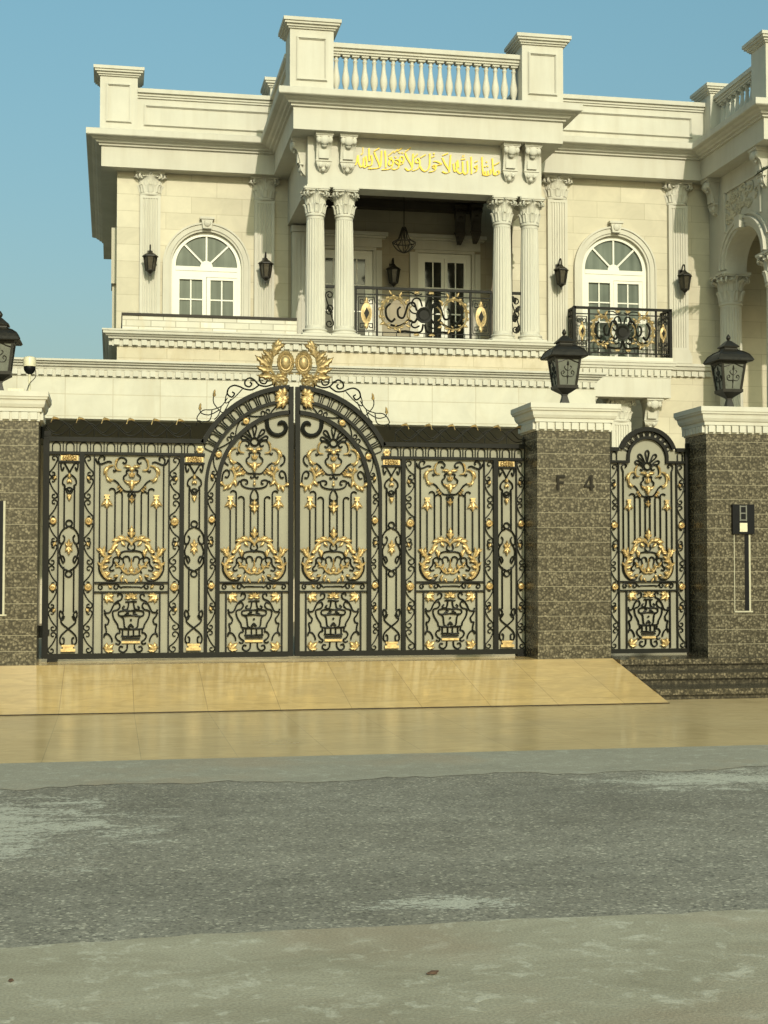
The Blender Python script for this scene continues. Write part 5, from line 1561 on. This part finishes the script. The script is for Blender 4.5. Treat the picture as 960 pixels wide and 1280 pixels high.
def side_gate():
    xc, hw = 5.668, .468
    t = thing('side_gate', 'narrow black iron gate with small arched top and gilded leaves above the steps', 'gate', (xc, GY, 0))
    T = lambda p: (xc+p[0], p[1], p[2])
    f = MB(T); y0, y1 = GY-.03, GY+.03; za = 2.115
    for sx in (-1, 1):
        a, b = sorted((sx*(hw-.045), sx*hw)); f.box(a, b, y0, y1, .02, 2.225)
        a, b = sorted((sx*.325, sx*(hw-.045))); f.box(a, b, y0, y1, 2.185, 2.225)
        a, b = sorted((sx*.322, sx*.336)); f.box(a, b, y0+.016, y1-.016, .065, 2.06)
        a, b = sorted((sx*.205, sx*(hw-.045))); f.box(a, b, y0+.008, y1-.008, 2.060, 2.085)
        a, b = sorted((sx*.205, sx*.235)); f.box(a, b, y0+.006, y1-.006, 2.085, za)
        f.box(sx*.245-.007, sx*.245+.007, y0+.018, y1-.018, .07, .682)
    f.box(-hw+.045, hw-.045, y0, y1, .02, .065)
    f.arcband(0, za, .290, .335, R(18), R(162), y0, y1, 30); f.arcband(0, za, .205, .235, 0, PI, y0+.004, y1-.004, 30)
    for z in (.690, .785): f.box(-.322, .322, y0+.014, y1-.014, z-.008, z+.008)
    f.build('frame', M['black_iron'], t)
    sh = MB(T); sh.prism([(-hw+.03,.04),(hw-.03,.04),(hw-.03,2.2),(.31,2.2)]+[(.312*math.cos(R(18+144*i/24)), za+.312*math.sin(R(18+144*i/24))) for i in range(25)]+[(-.31,2.2),(-hw+.03,2.2)], GY+.020, GY+.024)
    sh.build('back_sheet', M['sheet'], t)
    s = MB(T); u_band_arc(s, .235, .290, R(16), R(164), 10, za); s.build('picket_band', M['black_iron'], t, 50)
    for sx in (-1, 1):
        a, b = sorted((sx*.325, sx*(hw-.045))); s = MB(T); u_band(s, a, b, 2.085, 2.185, 1); s.build('picket_band', M['black_iron'], t, 50)
        a, b = sorted((sx*.336, sx*(hw-.045))); scroll_band(T, t, a, b, .07, 2.05, sx, 9, (3, 6))
    crown(T, t, 0, -.195, True, False, .86); cartouche(T, t, 0, .88); lock_rail(T, t, 0, .31); vase_panel(T, t, 0, .86)
    for sx in (-1, 1): tassel(T, t, sx*.215, 1.665, .85)
    fleur(T, t, 0, 1.62, .6)
    rods(T, t, [(sx*.275, 1.03, 1.97, 0) for sx in (-1, 1)]+[(sx*.215, 1.10, 1.60, 0) for sx in (-1, 1)]+[(sx*.145, 1.20, 1.73, sx) for sx in (-1, 1)]+[(sx*.085, 1.27, 1.70, sx) for sx in (-1, 1)]+[(sx*.026, 1.25, 1.70, 0) for sx in (-1, 1)])
    s = MB(T)
    for sx in (-1, 1): s.tube(spl([(sx*.275,1.97),(sx*.29,2.02),(sx*.26,2.05),(sx*.235,2.03),(sx*.25,2.01)], 5), TR, GY, 5)
    s.build('corner_scrolls', M['black_iron'], t, 50)
    for z in (2.26, .3):
        s = MB(T); s.box(hw-.03, hw+.02, GY-.022, GY+.022, z-.03, z+.02); s.build('hinge', M['black_iron'], t)
side_gate()

# boundary wall running on beyond the outer pillars
def side_wall(x0, x1, label):
    t = thing('boundary_wall', label, 'wall', ((x0+x1)/2, 14.6, 0))
    mb = MB(); mb.box(x0, x1, 14.42, 14.78, -.32, 2.3); mb.build('wall', M['brown_granite'], t)
    mb = MB(); mb.box(x0, x1, 14.34, 14.86, 2.3, 2.42); mb.build('coping', M['white_plaster'], t)
side_wall(6.93, 13, 'granite clad street wall right of the intercom pillar')
side_wall(-9, -1.49, 'granite clad street wall left of the main gate')

# palm at the right, one frond tip reaching into the picture
def palm(x, y, z0, H, label):
    t = thing('palm_tree', label, 'palm', (x, y, z0))
    mb = MB(); mb.lathe([(.20*(1-.3*i/12)*(1+.06*(i % 2)), H*i/12) for i in range(13)], x, y, z0, 12); mb.build('trunk', M['bark'], t, 40)
    random.seed(3)
    mb = MB(); top = Vector((x, y, z0+H))
    for k in range(22):
        a = 2*PI*k/22+random.uniform(-.1,.1); el = random.uniform(-.1,1.2); L = random.uniform(1.1,1.4)
        if math.cos(a) < -.3: L = .75
        if k == 11: a = PI; el = .45; L = 2.2
        pts = []
        for i in range(9):
            s_ = i/8; r = L*s_*math.cos(el*(1-.5*s_)); zz = L*s_*math.sin(el)-.55*L*s_*s_
            pts.append(top+Vector((r*math.cos(a), r*math.sin(a), zz)))
        mb.tube3(pts, .018, 5, .014 if k == 11 else .005)
        for i in range(1, 9):
            for sd in (-1, 1):
                for q in (0, .5):
                    p = pts[i-1].lerp(pts[i], q); d = (pts[i]-pts[i-1]).normalized()
                    side = d.cross(Vector((0,0,1))).normalized()*sd
                    tip = p+(d*.7+side*.75+Vector((0,0,-.18))).normalized()*(.36*(1-.55*abs(i/8-.45)))
                    w = (d*.35+Vector((0,0,.6)))*.06 if k == 11 else d*.026
                    mb.add([p-w, p+w, tip], [(0,1,2)])
    mb.build('crown', M['leaf_green'], t)
pp = at(960, 219, 22.6)
palm(pp.x+1.95, 22.6, -.004, pp.z+.30, 'palm tree right of the frame, one frond tip reaching in by the wing')

# ------------------------------------------------------------------ light, sky, camera
EL, AZ_ = R(25), R(3.6)
to_sun = Vector((math.sin(AZ_)*math.cos(EL), -math.cos(AZ_)*math.cos(EL), math.sin(EL)))
sd = bpy.data.lights.new('sun', 'SUN'); sd.energy = 2.85; sd.angle = R(.6); sd.color = (1.0, .915, .74)
so = bpy.data.objects.new('sun', sd); COL.objects.link(so)
so.rotation_euler = (-to_sun).to_track_quat('-Z', 'Y').to_euler(); so.location = (5, -20, 20)
w = bpy.data.worlds.new('World'); scene.world = w; w.use_nodes = True
t = w.node_tree; bg = t.nodes['Background']
sky = nd(t, 'ShaderNodeTexSky', sky_type='NISHITA')
sky.sun_disc = False; sky.sun_elevation = EL; sky.sun_rotation = PI-AZ_; sky.altitude = 200; sky.air_density = 1.0; sky.dust_density = 3.0; sky.ozone_density = 1.0
tint = nd(t, 'ShaderNodeMix', data_type='RGBA', blend_type='MULTIPLY'); tint.inputs[0].default_value = 1
lk(t, sky.outputs[0], tint.inputs[6]); tint.inputs[7].default_value = (.79, 1.05, .88, 1)
tc = nd(t, 'ShaderNodeTexCoord'); sx = nd(t, 'ShaderNodeSeparateXYZ'); lk(t, tc.outputs['Generated'], sx.inputs[0])
hz = ramp(t, sx.outputs['Z'], [(.10,(.74,.58,.565)),(.38,(1.0,1.0,.97))])            # dusty air: the sky dulls towards the horizon
m2 = nd(t, 'ShaderNodeMix', data_type='RGBA', blend_type='MULTIPLY'); m2.inputs[0].default_value = 1
lk(t, tint.outputs[2], m2.inputs[6]); lk(t, hz.outputs[0], m2.inputs[7]); lk(t, m2.outputs[2], bg.inputs[0]); bg.inputs[1].default_value = .15
cam = bpy.data.cameras.new('camera'); co = bpy.data.objects.new('camera', cam); COL.objects.link(co)
co.location = (0, 0, CAMZ); co.rotation_euler = (PI/2+PITCH, 0, -YAW)
cam.sensor_width = 36; cam.sensor_fit = 'AUTO'; cam.lens = FOC/1280*36; cam.clip_start = .1; cam.clip_end = 3000
scene.camera = co
scene.view_settings.view_transform = 'Standard'; scene.view_settings.look = 'None'
scene.view_settings.exposure = 0.10; scene.view_settings.gamma = 1.0; scene.view_settings.use_curve_mapping = False
scene.cycles.max_bounces = 6; scene.cycles.diffuse_bounces = 3
